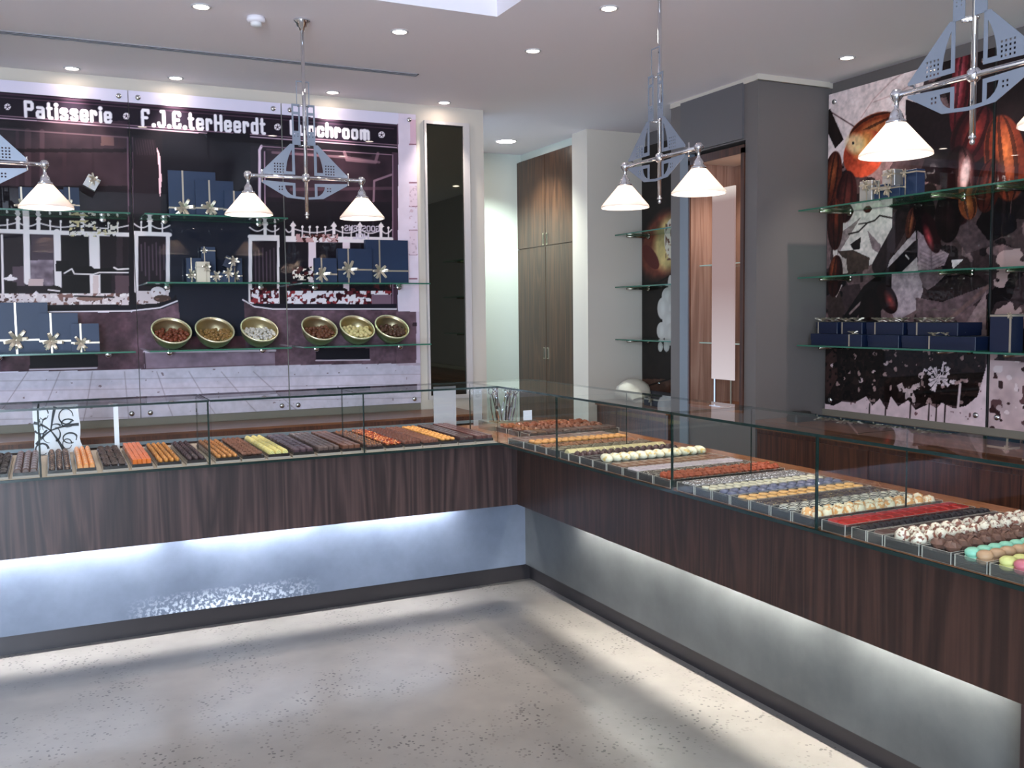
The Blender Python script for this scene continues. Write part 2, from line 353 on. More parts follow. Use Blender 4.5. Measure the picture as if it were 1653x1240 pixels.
downlight(-.5, 5.1, 'small ceiling spot added over the left end of the left counter', SPOT_W)
downlight(-1.0, 2.6, 'small ceiling spot added over the shop floor near the left wall', SPOT_W)
downlight(3.80, 7.92, 'large round ceiling light in the passage by the walnut cupboard', 110, r=.088, color=(.86, 1, .93), ang=120)
# ------------------------------------------------------------------ painted murals (prints on glass panels)
def vnoise(h, w, cell, seed, octs=3):
    r = np.random.default_rng(seed); out = np.zeros((h, w)); amp = 1; tot = 0
    for o in range(octs):
        gh, gw = max(2, int(h/cell)+2), max(2, int(w/cell)+2); g = r.random((gh, gw))
        yy = np.linspace(0, gh-1.001, h); xx = np.linspace(0, gw-1.001, w); y0 = yy.astype(int); x0 = xx.astype(int); fy = (yy-y0)[:, None]; fx = (xx-x0)[None]
        fy = fy*fy*(3-2*fy); fx = fx*fx*(3-2*fx)
        out += amp*(g[y0][:, x0]*(1-fy)*(1-fx)+g[y0+1][:, x0]*fy*(1-fx)+g[y0][:, x0+1]*(1-fy)*fx+g[y0+1][:, x0+1]*fy*fx)
        tot += amp; amp *= .5; cell = max(1.01, cell/2)
    return out/tot
class Canvas:
    """a print: colour per point of a fine grid on a wall plane, drawn in wall metres"""
    def __init__(s, a0, a1, z0, z1, res, base, ax, val):
        s.a0, s.a1, s.z0, s.z1, s.res, s.ax, s.val = a0, a1, z0, z1, res, ax, val
        s.nx = int(round((a1-a0)/res))+1; s.nz = int(round((z1-z0)/res))+1
        s.A, s.Z = np.meshgrid(np.linspace(a0, a1, s.nx), np.linspace(z0, z1, s.nz)); s.C = np.empty((s.nz, s.nx, 3)); s.C[:] = base
    def w(s, p):
        q = on_plane(p[0], p[1], s.ax, s.val); return (q[0] if s.ax == 1 else q[1], q[2])
    def mask_poly(s, P):
        m = np.zeros((s.nz, s.nx), bool); n = len(P)
        for i in range(n):
            (x1, y1), (x2, y2) = P[i], P[(i+1) % n]
            if y1 == y2: continue
            c = ((s.Z >= min(y1, y2)) & (s.Z < max(y1, y2))); xi = x1+(s.Z-y1)*(x2-x1)/(y2-y1); m ^= c & (s.A < xi)
        return m
    def put(s, m, col, a=1.0):
        col = np.array(col, float)
        if not isinstance(m, np.ndarray) or m.dtype == bool: s.C[m] = s.C[m]*(1-a)+col*a
        else: k = (m*a)[..., None]; s.C = s.C*(1-k)+col*k
    def poly(s, pts, col, a=1.0): s.put(s.mask_poly([s.w(p) for p in pts]), col, a)
    def dist(s, P):
        d = np.full((s.nz, s.nx), 1e9)
        for (x1, y1), (x2, y2) in zip(P[:-1], P[1:]):
            dx, dy = x2-x1, y2-y1; L = dx*dx+dy*dy+1e-12
            t = np.clip(((s.A-x1)*dx+(s.Z-y1)*dy)/L, 0, 1); d = np.minimum(d, (s.A-x1-t*dx)**2+(s.Z-y1-t*dy)**2)
        return np.sqrt(d)
    def line_w(s, P, wd_, col, a=1.0):
        xs = [p[0] for p in P]; zs = [p[1] for p in P]; pad = wd_+.02
        i0 = max(0, int((min(xs)-pad-s.a0)/s.res)); i1 = min(s.nx, int((max(xs)+pad-s.a0)/s.res)+2); j0 = max(0, int((min(zs)-pad-s.z0)/s.res)); j1 = min(s.nz, int((max(zs)+pad-s.z0)/s.res)+2)
        if i1 <= i0 or j1 <= j0: return
        t = Canvas.__new__(Canvas); t.nz, t.nx = j1-j0, i1-i0; t.A = s.A[j0:j1, i0:i1]; t.Z = s.Z[j0:j1, i0:i1]
        k = np.clip((wd_/2-t.dist(P))/s.res+.5, 0, 1)[..., None]*a
        s.C[j0:j1, i0:i1] = s.C[j0:j1, i0:i1]*(1-k)+np.array(col, float)*k
    def line(s, pts, wpx, col, a=1.0): s.line_w([s.w(p) for p in pts], wpx*s.k, col, a)
    k = .0045
    def ell(s, c, r1, r2, ang, col, a=1.0, soft=0.0, hi=None, hoff=(0, 0), ridges=0):
        """ellipse in photo pixels; ang degrees clockwise from vertical; hi: colour of its lighter middle"""
        cx, cz = s.w(c); fx = s.w((c[0]+10, c[1])); fz = s.w((c[0], c[1]-10)); ux = (fx[0]-cx)/10; uz = (fz[1]-cz)/10; sh = (fx[1]-cz)/10
        U = (s.A-cx)/ux; V = (s.Z-cz-U*sh)/uz; t = math.radians(ang); X = U*math.cos(t)-V*math.sin(t); Y = U*math.sin(t)+V*math.cos(t)
        q = np.sqrt((X/r2)**2+(Y/r1)**2); m = np.clip((1-q)/(soft+.03)+.5, 0, 1)*(q < 1.2)
        s.put(m, col, a)
        if hi is not None:
            q2 = np.sqrt(((X-hoff[0])/(r2*.55))**2+((Y-hoff[1])/(r1*.75))**2); m2 = np.clip(1-q2, 0, 1)*m
            s.put(m2**.7, hi, a)
        if ridges:
            m3 = (np.sin(X/r2*ridges*PI/np.sqrt(np.clip(1-(Y/r1)**2, .08, 1))) < -.55)*m*.45; s.put(m3, (35, 12, 14))
    def noise(s, mask, amp, cell, seed, stretch=None):
        n = vnoise(s.nz, s.nx, cell, seed)-.5
        s.C[mask] = s.C[mask]*(1+amp*2*n[mask])[:, None]
    def box_mask(s, u0, v0, u1, v1): return s.mask_poly([s.w(p) for p in ((u0, v0), (u1, v0), (u1, v1), (u0, v1))])
    def rect(s, u0, v0, u1, v1, col, a=1.0): s.poly(((u0, v0), (u1, v0), (u1, v1), (u0, v1)), col, a)
    def speck(s, mask, cols, density, cell, seed):
        n = vnoise(s.nz, s.nx, cell, seed, 2); r = np.random.default_rng(seed)
        for i, c in enumerate(cols):
            n = vnoise(s.nz, s.nx, cell, seed+i*17, 2); s.put(mask & (n > 1-density), c)
    def panel(s, name, a0, a1, mat, label, face, th=.008):
        i0 = int(round((a0-s.a0)/s.res)); i1 = int(round((a1-s.a0)/s.res))+1; A = s.A[:, i0:i1]; Z = s.Z[:, i0:i1]; C = np.clip(s.C[:, i0:i1], 0, 255)/255
        Lm = C.mean(-1, keepdims=True)+1e-4; C = np.clip((Lm+(C-Lm)*.86)*np.clip(Lm-.075*np.sin(2*np.pi*Lm), .01, 1)**1.05/Lm, 0, 1); lin = np.where(C <= .04045, C/12.92, ((C+.055)/1.055)**2.4); nz, nx = A.shape; n = nz*nx
        co = np.empty((n+8, 3)); base = np.stack([A.ravel(), np.full(n, 0.0), Z.ravel()], 1)
        if s.ax == 1: co[:n] = np.stack([A.ravel(), np.full(n, s.val), Z.ravel()], 1)
        else: co[:n] = np.stack([np.full(n, s.val), A.ravel(), Z.ravel()], 1)
        idx = np.arange(n).reshape(nz, nx); q = np.stack([idx[:-1, :-1], idx[:-1, 1:], idx[1:, 1:], idx[1:, :-1]], -1).reshape(-1, 4)
        if s.ax == 0: q = q[:, ::-1]
        # slab behind the printed face
        x0, x1 = A[0, 0], A[0, -1]; z0, z1 = Z[0, 0], Z[-1, 0]; e = .0006
        k = 0
        for d in (s.val+e, s.val+th):
            for (aa, zz) in ((x0, z0), (x1, z0), (x1, z1), (x0, z1)):
                co[n+k] = (aa, d, zz) if s.ax == 1 else (d, aa, zz); k += 1
        sl = np.array([(3, 2, 1, 0), (4, 5, 6, 7), (0, 1, 5, 4), (1, 2, 6, 5), (2, 3, 7, 6), (3, 0, 4, 7)])+n
        faces = np.concatenate([q, sl]); me = bpy.data.meshes.new(name); me.vertices.add(n+8); me.vertices.foreach_set('co', co.ravel())
        me.loops.add(faces.size); me.loops.foreach_set('vertex_index', faces.ravel().astype(np.int32)); me.polygons.add(len(faces))
        me.polygons.foreach_set('loop_start', np.arange(0, faces.size, 4, dtype=np.int32)); me.polygons.foreach_set('loop_total', np.full(len(faces), 4, np.int32))
        mi = np.zeros(len(faces), np.int32); mi[len(q):] = 1; me.polygons.foreach_set('material_index', mi)
        me.update(calc_edges=True)
        ca = me.color_attributes.new('print', 'FLOAT_COLOR', 'POINT'); cc = np.ones((n+8, 4)); cc[:n, :3] = lin.reshape(-1, 3); ca.data.foreach_set('color', cc.ravel())
        me.materials.append(mat); me.materials.append(M_EDGE)
        o = bpy.data.objects.new(name, me); COL.objects.link(o); return tag(o, label, 'wall panel')
def print_mat():
    m, nt, b = nmat('printed_glass'); a = nt.nodes.new('ShaderNodeAttribute'); a.attribute_name = 'print'
    nt.links.new(a.outputs['Color'], b.inputs['Base Color']); b.inputs['Roughness'].default_value = .6; b.inputs['Specular IOR Level'].default_value = .1
    b.inputs['Coat Weight'].default_value = .55; b.inputs['Coat Roughness'].default_value = .01; return m
M_PRINT = print_mat()
GL = {
 'P': ([[(0, 0), (0, 1), (.38, 1), (.46, .9), (.46, .58), (.38, .5), (0, .5)]], .46),
 'a': ([[(.04, .66), (.34, .66), (.4, .6), (.4, 0)], [(.4, .38), (.06, .38), (0, .3), (0, .08), (.06, 0), (.4, 0)]], .4),
 't': ([[(.06, .98), (.06, .08), (.12, 0), (.24, 0)], [(-.02, .66), (.22, .66)]], .24),
 'i': ([[(0, 0), (0, .68)], [(0, .93), (0, .94)]], 0),
 's': ([[(.38, .56), (.32, .66), (.06, .66), (0, .58), (0, .46), (.38, .24), (.38, .08), (.32, 0), (.06, 0), (0, .1)]], .38),
 'e': ([[(0, .33), (.38, .33), (.38, .58), (.32, .66), (.06, .66), (0, .58), (0, .08), (.06, 0), (.32, 0), (.38, .1)]], .38),
 'r': ([[(0, 0), (0, .68)], [(0, .52), (.1, .66), (.24, .66), (.3, .58), (.3, .48)]], .3),
 'F': ([[(0, 0), (0, .9), (.06, 1), (.42, 1), (.42, .84)], [(0, .5), (.3, .5)]], .42),
 '.': ([[(.03, .02), (.03, .03)]], .06),
 'J': ([[(.2, 1), (.38, 1), (.38, .12), (.3, 0), (.08, 0), (0, .1), (0, .2)]], .38),
 'E': ([[(.42, .82), (.42, .92), (.36, 1), (.06, 1), (0, .92), (0, .08), (.06, 0), (.36, 0), (.42, .08), (.42, .18)], [(0, .5), (.32, .5)]], .42),
 'H': ([[(0, 0), (0, 1)], [(.42, 0), (.42, 1)], [(0, .5), (.42, .5)]], .42),
 'd': ([[(.38, 0), (.38, 1)], [(.38, .66), (.06, .66), (0, .58), (0, .08), (.06, 0), (.38, 0)]], .38),
 'L': ([[(0, 1), (0, 0), (.36, 0)]], .36),
 'u': ([[(0, .66), (0, .08), (.06, 0), (.38, 0)], [(.38, .66), (.38, 0)]], .38),
 'n': ([[(0, 0), (0, .66), (.32, .66), (.38, .58), (.38, 0)]], .38),
 'c': ([[(.38, .5), (.38, .58), (.32, .66), (.06, .66), (0, .58), (0, .08), (.06, 0), (.32, 0), (.38, .08), (.38, .18)]], .38),
 'h': ([[(0, 0), (0, 1)], [(0, .66), (.32, .66), (.38, .58), (.38, 0)]], .38),
 'o': ([[(0, .08), (0, .58), (.06, .66), (.32, .66), (.38, .58), (.38, .08), (.32, 0), (.06, 0), (0, .08)]], .38),
 'm': ([[(0, 0), (0, .66), (.56, .66), (.62, .58), (.62, 0)], [(.31, .66), (.31, 0)]], .62),
 'O': ([[(0, .1), (0, .9), (.1, 1), (.34, 1), (.44, .9), (.44, .1), (.34, 0), (.1, 0), (0, .1)]], .44),
 'G': ([[(.44, .9), (.34, 1), (.1, 1), (0, .9), (0, .1), (.1, 0), (.34, 0), (.44, .1), (.44, .5), (.25, .5)]], .44),
 'S': ([[(.4, .9), (.3, 1), (.1, 1), (0, .85), (0, .62), (.42, .4), (.42, .12), (.3, 0), (.1, 0), (0, .1)]], .42),
 'N': ([[(0, 0), (0, 1), (.42, 0), (.42, 1)]], .42)}
def write(cv, text, u0, u1, vb, vt, col, gap=.27, wgt=.19, mirror=False):
    a0, zb = cv.w((u0, vb)); a1, _ = cv.w((u1, vb)); zt = cv.w((u0, vt))[1]; H = zt-zb
    tot = sum(GL[c][1] for c in text)+gap*(len(text)-1)+(wgt if True else 0); k = (a1-a0)/tot; x = wgt/2
    for c in text:
        st, wdt = GL[c]
        for q in st:
            P = [((a0+(x+p[0])*k) if not mirror else (a1-(x+p[0])*k), zb+(wgt/2*k/H+p[1]*(1-wgt*k/H))*H) for p in q]
            cv.line_w(P, wgt*k*(1.35 if len(q) == 2 and q[0][1]-q[1][1] > -.02 and q[0][0] == q[1][0] else 1), col)
        x += wdt+gap
# ---- the old shopfront print on the back wall
BP = B-.03
cv = Canvas(-1.47, 2.51, .953, 3.093, .004, (214, 204, 224), 1, BP)
R_ = cv.rect
full = np.ones((cv.nz, cv.nx), bool)
cv.poly(((-400, 140), (643, 215), (642, 502), (-400, 506)), (40, 28, 44))
cv.poly(((-400, 115), (643, 201), (643, 240), (-400, 160)), (46, 26, 56)); 
cv.line(((-400, 119), (643, 203)), 2.5, (92, 58, 84)); cv.line(((-20, 155), (636, 208)), 1, (110, 72, 98))
for dv, c in ((0, (196, 160, 178)), (-4, (150, 112, 132))): cv.line(((-400, 161+dv), (643, 238.5+dv)), 1.5, c)
cv.line(((642, 201), (642, 240)), 2, (130, 92, 116))
# left shop window, upper light
cv.poly(((-400, 190), (206, 223), (208, 348), (-400, 346)), (56, 36, 50))
m = cv.box_mask(-400, 195, 206, 300); cv.put(vnoise(cv.nz, cv.nx, 40, 3)*m, (112, 76, 88), .75)
for u, wd_, c in ((45, 8, (108, 74, 84)), (68, 6, (112, 76, 88)), (104, 5, (88, 56, 68)), (28, 4, (96, 60, 76)), (150, 3, (76, 50, 62))): cv.line(((u, 212), (u, 300)), wd_, c, .7)
R_(163, 220, 184, 235, (122, 84, 84)); R_(190, 222, 203, 238, (88, 56, 66)); R_(20, 240, 205, 246, (44, 26, 38), .8)
cv.put(vnoise(cv.nz, cv.nx, 16, 9)*cv.box_mask(-400, 300, 208, 346), (30, 20, 34), .9)
cv.line(((0, 208), (206, 222)), 2, (120, 86, 98)); cv.line(((206, 222), (208, 372)), 2, (120, 84, 104)); cv.line(((214, 222), (215, 372)), 1.5, (110, 78, 98))
R_(208, 224, 214, 500, (44, 30, 48))
cv.poly(((217, 222), (250, 226), (258, 260), (260, 345), (217, 345)), (58, 36, 50)); 
for u in range(218, 248, 4): cv.line(((u, 226), (u+4, 250)), 1, (100, 68, 84), .6)
cv.poly(((253, 237), (258, 250), (261, 290), (259, 318), (257, 312), (256, 270)), (238, 178, 190))
# recessed doorway
R_(262, 215, 404, 345, (27, 24, 44)); R_(262, 345, 404, 545, (44, 48, 72)); cv.put(cv.box_mask(262, 430, 404, 545), (52, 56, 80), .5)
# right shop window, upper light
cv.poly(((404, 236), (640, 246), (640, 350), (404, 350)), (60, 38, 58))
cv.poly(((430, 240), (632, 252), (632, 330), (430, 318)), (104, 66, 84)); cv.put(vnoise(cv.nz, cv.nx, 36, 21)*cv.box_mask(430, 242, 632, 372), (48, 28, 46), .95)
cv.line(((440, 246), (560, 254), (612, 262)), 4, (150, 108, 122), .8); cv.line(((556, 246), (560, 258), (606, 262), (610, 248)), 5, (156, 112, 124), .8); R_(566, 246, 600, 253, (60, 34, 50))
cv.line(((632, 282), (604, 292), (602, 372)), 3.5, (170, 130, 146), .8); cv.line(((470, 306), (632, 304)), 5, (140, 96, 112), .5)
cv.put(cv.box_mask(430, 326, 632, 372), (44, 30, 46), .75)
cv.line(((419, 345), (419, 242), (422, 236)), 4, (214, 186, 204)); cv.line(((428, 345), (427, 245)), 2, (170, 130, 152)); cv.line(((422, 236), (632, 250)), 1.5, (160, 120, 140))
R_(404, 236, 416, 372, (50, 34, 54)); R_(633, 246, 642, 498, (100, 64, 88)); cv.line(((634, 250), (634, 490)), 1.5, (158, 118, 142))
# lower panes
R_(-400, 372, 208, 492, (58, 42, 56)); R_(404, 384, 632, 492, (44, 32, 50))
R_(50, 378, 88, 460, (104, 84, 98), .8); cv.put(vnoise(cv.nz, cv.nx, 14, 31)*cv.box_mask(46, 420, 86, 462), (190, 168, 182), .9); R_(6, 390, 36, 440, (56, 40, 54)); R_(20, 430, 40, 462, (140, 110, 124), .6)
R_(100, 382, 145, 440, (36, 28, 40)); R_(160, 382, 206, 436, (54, 38, 50)); R_(188, 380, 198, 480, (100, 74, 84), .5); R_(160, 440, 180, 480, (34, 28, 36)); R_(98, 445, 146, 485, (34, 28, 36)); R_(186, 445, 208, 476, (112, 82, 92))
white = (224, 210, 212)
def fence(posts, big, v0, v1, u0, u1):
    f = lambda u: v0+(v1-v0)*(u-u0)/(u1-u0)
    cv.line(((u0, f(u0)), (u1, f(u1))), 6, white)
    for u in posts: cv.line(((u, f(u)), (u, f(u)-17)), 2, white); cv.ell((u, f(u)-18), 2, 2, 0, white)
    for u in big:
        cv.line(((u, f(u)), (u, f(u)-20)), 5, white); cv.poly(((u-5, f(u)-20), (u, f(u)-27), (u+5, f(u)-20), (u, f(u)-16)), white)
    al = sorted([u0]+big+[u1])
    for a, b in zip(al[:-1], al[1:]):
        P = [(a+(b-a)*t/8, f(a+(b-a)*t/8)-15+6*math.sin(PI*t/8)) for t in range(9)]; cv.line(P, 2, white, .9)
fence([12, 81, 98, 175, 190], [29, 62, 133], 372, 379, -30, 208); fence([228, 262], [242], 376, 379, 216, 274)
fence([444], [428], 382, 383, 403, 452); fence([488, 500, 512, 525, 553, 567, 627], [473, 539, 581, 615], 384, 386, 460, 632)
for u, wd_, v0, v1 in ((42, 8, 345, 455), (92, 9, 375, 465), (152, 14, 382, 476), (3, 3, 380, 490)): cv.line(((u, v0), (u+2, v1)), wd_, white)
R_(150, 445, 159, 478, (196, 164, 160), .7)
for (a, b, t, d) in ((220, 271, 378, 470), (404, 450, 386, 488)):
    cv.line(((a, d), (a, t), (b, t), (b, d)), 5.5, white); R_(a+4, t+5, b-4, d, (60, 44, 58))
    for u in range(a+8, b-6, 6): cv.line(((u, t+14+u % 9), (u+1, d-12-(u*7) % 25)), 2, (128, 98, 118), .6)
for (u, wd_, v0, v1) in ((504, 12, 390, 456), (559, 12, 388, 402), (504, 10, 462, 475), (559, 10, 462, 475)): cv.line(((u, v0), (u, v1)), wd_, (220, 196, 204))
cv.line(((460, 388), (632, 390)), 5, white)
cv.speck(cv.box_mask(478, 378, 546, 391), [(96, 34, 36), (130, 56, 50), (190, 140, 140)], .42, 5, 51)
cv.speck(cv.box_mask(112, 356, 190, 382), [(40, 30, 40), (196, 176, 130), (214, 200, 190)], .36, 6, 54)
cv.speck(cv.box_mask(472, 430, 508, 452), [(30, 18, 26), (230, 214, 200), (120, 40, 44)], .42, 5, 57)
# silhouettes and goods in the windows
cv.poly(((90, 421), (110, 421), (112, 430), (148, 430), (152, 434), (208, 430), (208, 440), (150, 444), (106, 444), (104, 438), (90, 438)), (28, 22, 30))
cv.line(((104, 441), (116, 434), (120, 442), (150, 443), (160, 440), (208, 440)), 2, (222, 208, 208)); cv.line(((184, 432), (190, 435), (207, 434)), 2.5, (222, 208, 208))
cv.ell((17, 450), 3, 11, 0, white); cv.ell((17, 446), 3, 3, 0, white); R_(7, 455, 27, 474, (46, 34, 42)); cv.poly(((42, 484), (58, 470), (74, 484)), (214, 200, 206)); R_(46, 450, 70, 462, (190, 160, 160)); cv.ell((88, 470), 9, 14, 0, (50, 34, 40)); cv.line(((78, 468), (96, 470)), 2, white)
mb_ = cv.box_mask(-400, 474, 208, 492); cv.put(mb_, (206, 188, 190)); cv.speck(mb_, [(150, 104, 96), (120, 80, 76), (226, 212, 212)], .34, 6, 61); cv.ell((145, 482), 4, 22, 90-90, (150, 110, 100)); cv.line(((120, 478), (184, 480)), 2, (40, 30, 36))
mb_ = cv.box_mask(220, 470, 272, 491); cv.put(mb_, (200, 182, 186)); cv.ell((255, 472), 9, 12, 0, (214, 200, 206)); cv.ell((262, 482), 6, 14, 0, (110, 80, 70)); cv.speck(mb_, [(140, 96, 88)], .3, 5, 66)
mb_ = cv.box_mask(404, 466, 450, 490) | cv.box_mask(462, 470, 632, 491); cv.put(mb_, (140, 40, 58)); cv.speck(mb_, [(232, 216, 226), (96, 22, 38), (190, 50, 60), (236, 222, 230)], .42, 7, 71); R_(600, 476, 632, 491, (140, 104, 124)); 
cv.speck(cv.box_mask(404, 455, 632, 470) & ~cv.box_mask(450, 455, 462, 470), [(120, 40, 50), (60, 40, 50)], .4, 8, 77)
# sills, columns, doorway edges
R_(208, 345, 216, 500, (36, 28, 44)); R_(451, 345, 461, 500, (40, 30, 48))
cv.poly(((-400, 492), (208, 492), (252, 490), (276, 484), (284, 476), (286, 484), (262, 498), (208, 504), (-400, 504)), (36, 34, 52)); cv.line(((-400, 503), (60, 504), (210, 502), (258, 497), (286, 486)), 2.2, (218, 206, 214))
cv.poly(((396, 480), (404, 490), (640, 491), (640, 500), (440, 500), (404, 494), (394, 484)), (48, 42, 64)); cv.line(((392, 484), (410, 495), (440, 499), (640, 499)), 2.2, (224, 210, 218))
write(cv, 'GOOSSENS', 556, 613, 373, 363, (196, 182, 196), gap=.22, wgt=.16, mirror=True); write(cv, 'HOL', 569, 596, 386, 376, (196, 182, 196), gap=.2, wgt=.18, mirror=True)
# masonry plinth
base = cv.mask_poly([cv.w(p) for p in ((-400, 506), (210, 504), (262, 499), (288, 488), (292, 545), (396, 545), (394, 486), (412, 497), (440, 501), (640, 501), (672, 503), (672, 592), (-400, 605))])
cv.put(base, (128, 98, 112)); cv.put(vnoise(cv.nz, cv.nx, 60, 81)*base, (100, 62, 76), .9); cv.noise(base, .22, 22, 83); cv.noise(base, .10, 5, 84)
R_(290, 543, 396, 566, (112, 58, 70)); cv.noise(cv.box_mask(290, 543, 396, 566), .2, 14, 85)
cv.poly(((48, 574), (52, 570), (150, 570), (158, 574), (158, 592), (48, 595)), (40, 36, 52)); cv.line(((48, 597), (156, 594)), 2, (200, 186, 198))
R_(510, 562, 597, 581, (48, 42, 62)); cv.line(((510, 582), (597, 581)), 2, (204, 184, 198))
R_(233, 569, 444, 595, (148, 122, 140)); cv.noise(cv.box_mask(233, 569, 444, 595), .12, 16, 86); cv.line(((233, 568), (444, 566)), 3.5, (206, 190, 206)); cv.line(((233, 569), (235, 596)), 1.5, (96, 72, 86)); cv.line(((235, 596), (444, 588)), 1.2, (120, 88, 100))
# paving
pv = cv.mask_poly([cv.w(p) for p in ((-400, 606), (0, 602), (235, 596), (444, 590), (690, 586), (690, 760), (-400, 760))])
cv.put(pv, (190, 180, 196)); cv.noise(pv, .08, 30, 91); cv.noise(pv, .05, 6, 92)
for i in range(-6, 8): cv.line(((45+i*52, 600), (8+i*66, 655), (-30+i*80, 700)), 1, (128, 112, 124), .7)
for v in (614, 630, 652, 676): cv.line(((-300, v+6), (330, v-4), (690, v-10)), 1, (140, 124, 136), .6)
cv.speck(pv, [(140, 118, 128)], .13, 7, 95)
# pale pier at the right edge
R_(643, 180, 690, 503, (214, 196, 212)); cv.noise(cv.box_mask(643, 180, 690, 503), .05, 20, 97)
for v in (295, 333, 372, 411, 450, 458, 233): cv.line(((661, v), (673, v)), 2, (150, 84, 104))
R_(662, 193, 673, 232, (206, 164, 182)); R_(661, 300, 673, 333, (214, 188, 202)); R_(661, 372, 673, 411, (214, 188, 202)); cv.speck(cv.box_mask(661, 300, 673, 411), [(190, 160, 176)], .3, 4, 98)
R_(666, 521, 673, 527, (50, 30, 40)); R_(640, 503, 690, 590, (150, 112, 128), .35)
# the lettering
PW = (240, 232, 240)
write(cv, 'Patisserie', 39, 181, 190, 161.5, PW, .34, .235); write(cv, 'F.J.E.terHeerdt', 228, 429, 204, 175, PW, .34, .235); write(cv, 'Lunchroom', 468, 597, 218, 193, PW, .34, .235)
for u, v in ((12, 172.5), (204, 187.5), (448, 205), (616, 217.5)):
    cv.ell((u, v), 5.2, 5.2, 0, (226, 214, 222)); cv.ell((u, v), 2, 2, 0, (90, 60, 84))
    for k in range(5): cv.ell((u+3.6*math.sin(k*1.257), v-3.6*math.cos(k*1.257)), 1, 1, 0, (110, 80, 100))
pan = []
for k, (a, b) in enumerate(((-1.47, -.476), (-.470, .526), (.532, 1.516), (1.522, 2.510))):
    lab = ('shopfront mural panel at the far left, past the photo edge', 'glass mural panel printed with the word Patisserie over a shop window', 'glass mural panel with F.J.E.terHeerdt over the dark shop doorway', 'glass mural panel with Lunchroom over the right shop window, beside the mirror')[k]
    p = cv.panel('mural_panel', a, b, M_PRINT, lab, 1); pan.append(p)
    for x in (a+.055, b-.055):
        for z in (.985, 3.05):
            MB().lathe([(.016, 0), (.018, .006), (.016, .014), (.001, .016)], 16, M=Matrix.Translation((x, BP-.0005, z)) @ Matrix.Rotation(PI/2, 4, 'X')).build('fixing_stud', M_CHROME, p)
            MB().lathe([(.008, 0), (.008, .0205)], 10, M=Matrix.Translation((x, BP+.0295, z)) @ Matrix.Rotation(PI/2, 4, 'X')).build('spacer', M_CHROME, p)
# ---- cocoa print on the right wall
cw = Canvas(2.40, 5.055, .925, 3.09, .005, (72, 48, 52), 0, W-.0)
cw.k = .0042
fullw = np.ones((cw.nz, cw.nx), bool)
cw.put(vnoise(cw.nz, cw.nx, 50, 101)*1.0, (120, 88, 90), .8); cw.speck(fullw, [(52, 34, 38), (132, 98, 100), (40, 24, 28)], .36, 26, 102)
lt = (226, 204, 204)
P_ = cw.poly
P_(((1325, 120), (1560, 40), (1500, 110), (1480, 165), (1462, 200), (1440, 205), (1395, 200), (1370, 240), (1345, 300), (1325, 330)), lt); cw.noise(cw.mask_poly([cw.w(p) for p in ((1325, 120), (1560, 40), (1480, 165), (1395, 200), (1325, 330))]), .09, 18, 103)
cw.line(((1390, 190), (1410, 160), (1440, 130), (1470, 110)), 2, (190, 150, 150), .8); cw.line(((1410, 165), (1450, 150), (1480, 130)), 1.5, (180, 140, 140), .8); cw.line(((1380, 205), (1340, 180)), 2, (110, 60, 60))
P_(((1462, 160), (1500, 172), (1545, 190), (1540, 270), (1520, 300), (1480, 290), (1500, 240), (1462, 236)), (52, 32, 40)); P_(((1470, 70), (1500, 60), (1490, 100), (1475, 95)), (110, 84, 88))
P_(((1340, 175), (1362, 225), (1348, 240), (1325, 190)), (58, 34, 30))
P_(((1500, 60), (1653, 20), (1700, 200), (1660, 330), (1560, 330), (1540, 200)), (48, 26, 32))
# light field in the middle left
P_(((1345, 335), (1440, 320), (1440, 400), (1420, 420), (1380, 440), (1345, 440)), (206, 186, 184)); P_(((1350, 380), (1372, 365), (1390, 350), (1372, 380), (1352, 412)), (150, 124, 124)); P_(((1400, 372), (1422, 396), (1420, 410), (1408, 402)), (140, 112, 118))
P_(((1372, 395), (1390, 382), (1388, 402), (1378, 404)), (52, 36, 38)); cw.line(((1370, 378), (1386, 374), (1400, 360), (1412, 356), (1420, 348), (1440, 352)), 2.5, (60, 38, 38)); cw.line(((1386, 362), (1398, 360)), 2, (60, 38, 38))
P_(((1352, 405), (1378, 404), (1404, 416), (1402, 434), (1370, 442), (1362, 420)), (98, 70, 62)); P_(((1352, 412), (1366, 418), (1368, 442), (1360, 442)), (176, 154, 150))
P_(((1436, 420), (1478, 372), (1482, 440), (1430, 442)), (168, 148, 152))
# trunk and branches
cw.line(((1478, 320), (1450, 372), (1418, 430)), 26, (66, 44, 48)); cw.line(((1480, 400), (1440, 440), (1400, 470), (1360, 530)), 22, (38, 24, 26)); cw.line(((1462, 412), (1467, 418)), 2, (220, 200, 200)); cw.line(((1500, 310), (1470, 330), (1430, 318)), 26, (52, 34, 36))
cw.line(((1440, 450), (1405, 500), (1400, 560)), 34, (28, 15, 17))
# right and lower leaves
P_(((1481, 372), (1512, 400), (1532, 410), (1524, 428), (1500, 436), (1482, 436)), (152, 124, 132)); cw.line(((1503, 405), (1504, 436)), 1.2, (120, 92, 100))
for i in range(5): cw.line(((1504, 412+i*6), (1486, 404+i*6)), 1, (128, 100, 108)); cw.line(((1504, 412+i*6), (1524, 404+i*5)), 1, (128, 100, 108))
P_(((1534, 370), (1570, 356), (1600, 395), (1560, 410)), (104, 76, 82)); P_(((1440, 445), (1486, 440), (1490, 470), (1480, 500), (1445, 520), (1438, 500)), (170, 146, 152)); P_(((1482, 440), (1530, 440), (1520, 450), (1500, 470), (1490, 462)), (130, 104, 108))
P_(((1495, 470), (1530, 448), (1580, 444), (1600, 460), (1560, 480), (1510, 488)), (70, 50, 50)); P_(((1478, 480), (1520, 488), (1590, 462), (1600, 470), (1560, 500), (1530, 530), (1480, 530)), (122, 92, 96)); cw.line(((1530, 518), (1596, 462)), 6, (132, 96, 92)); P_(((1536, 420), (1556, 418), (1548, 426), (1538, 434)), (206, 186, 190))
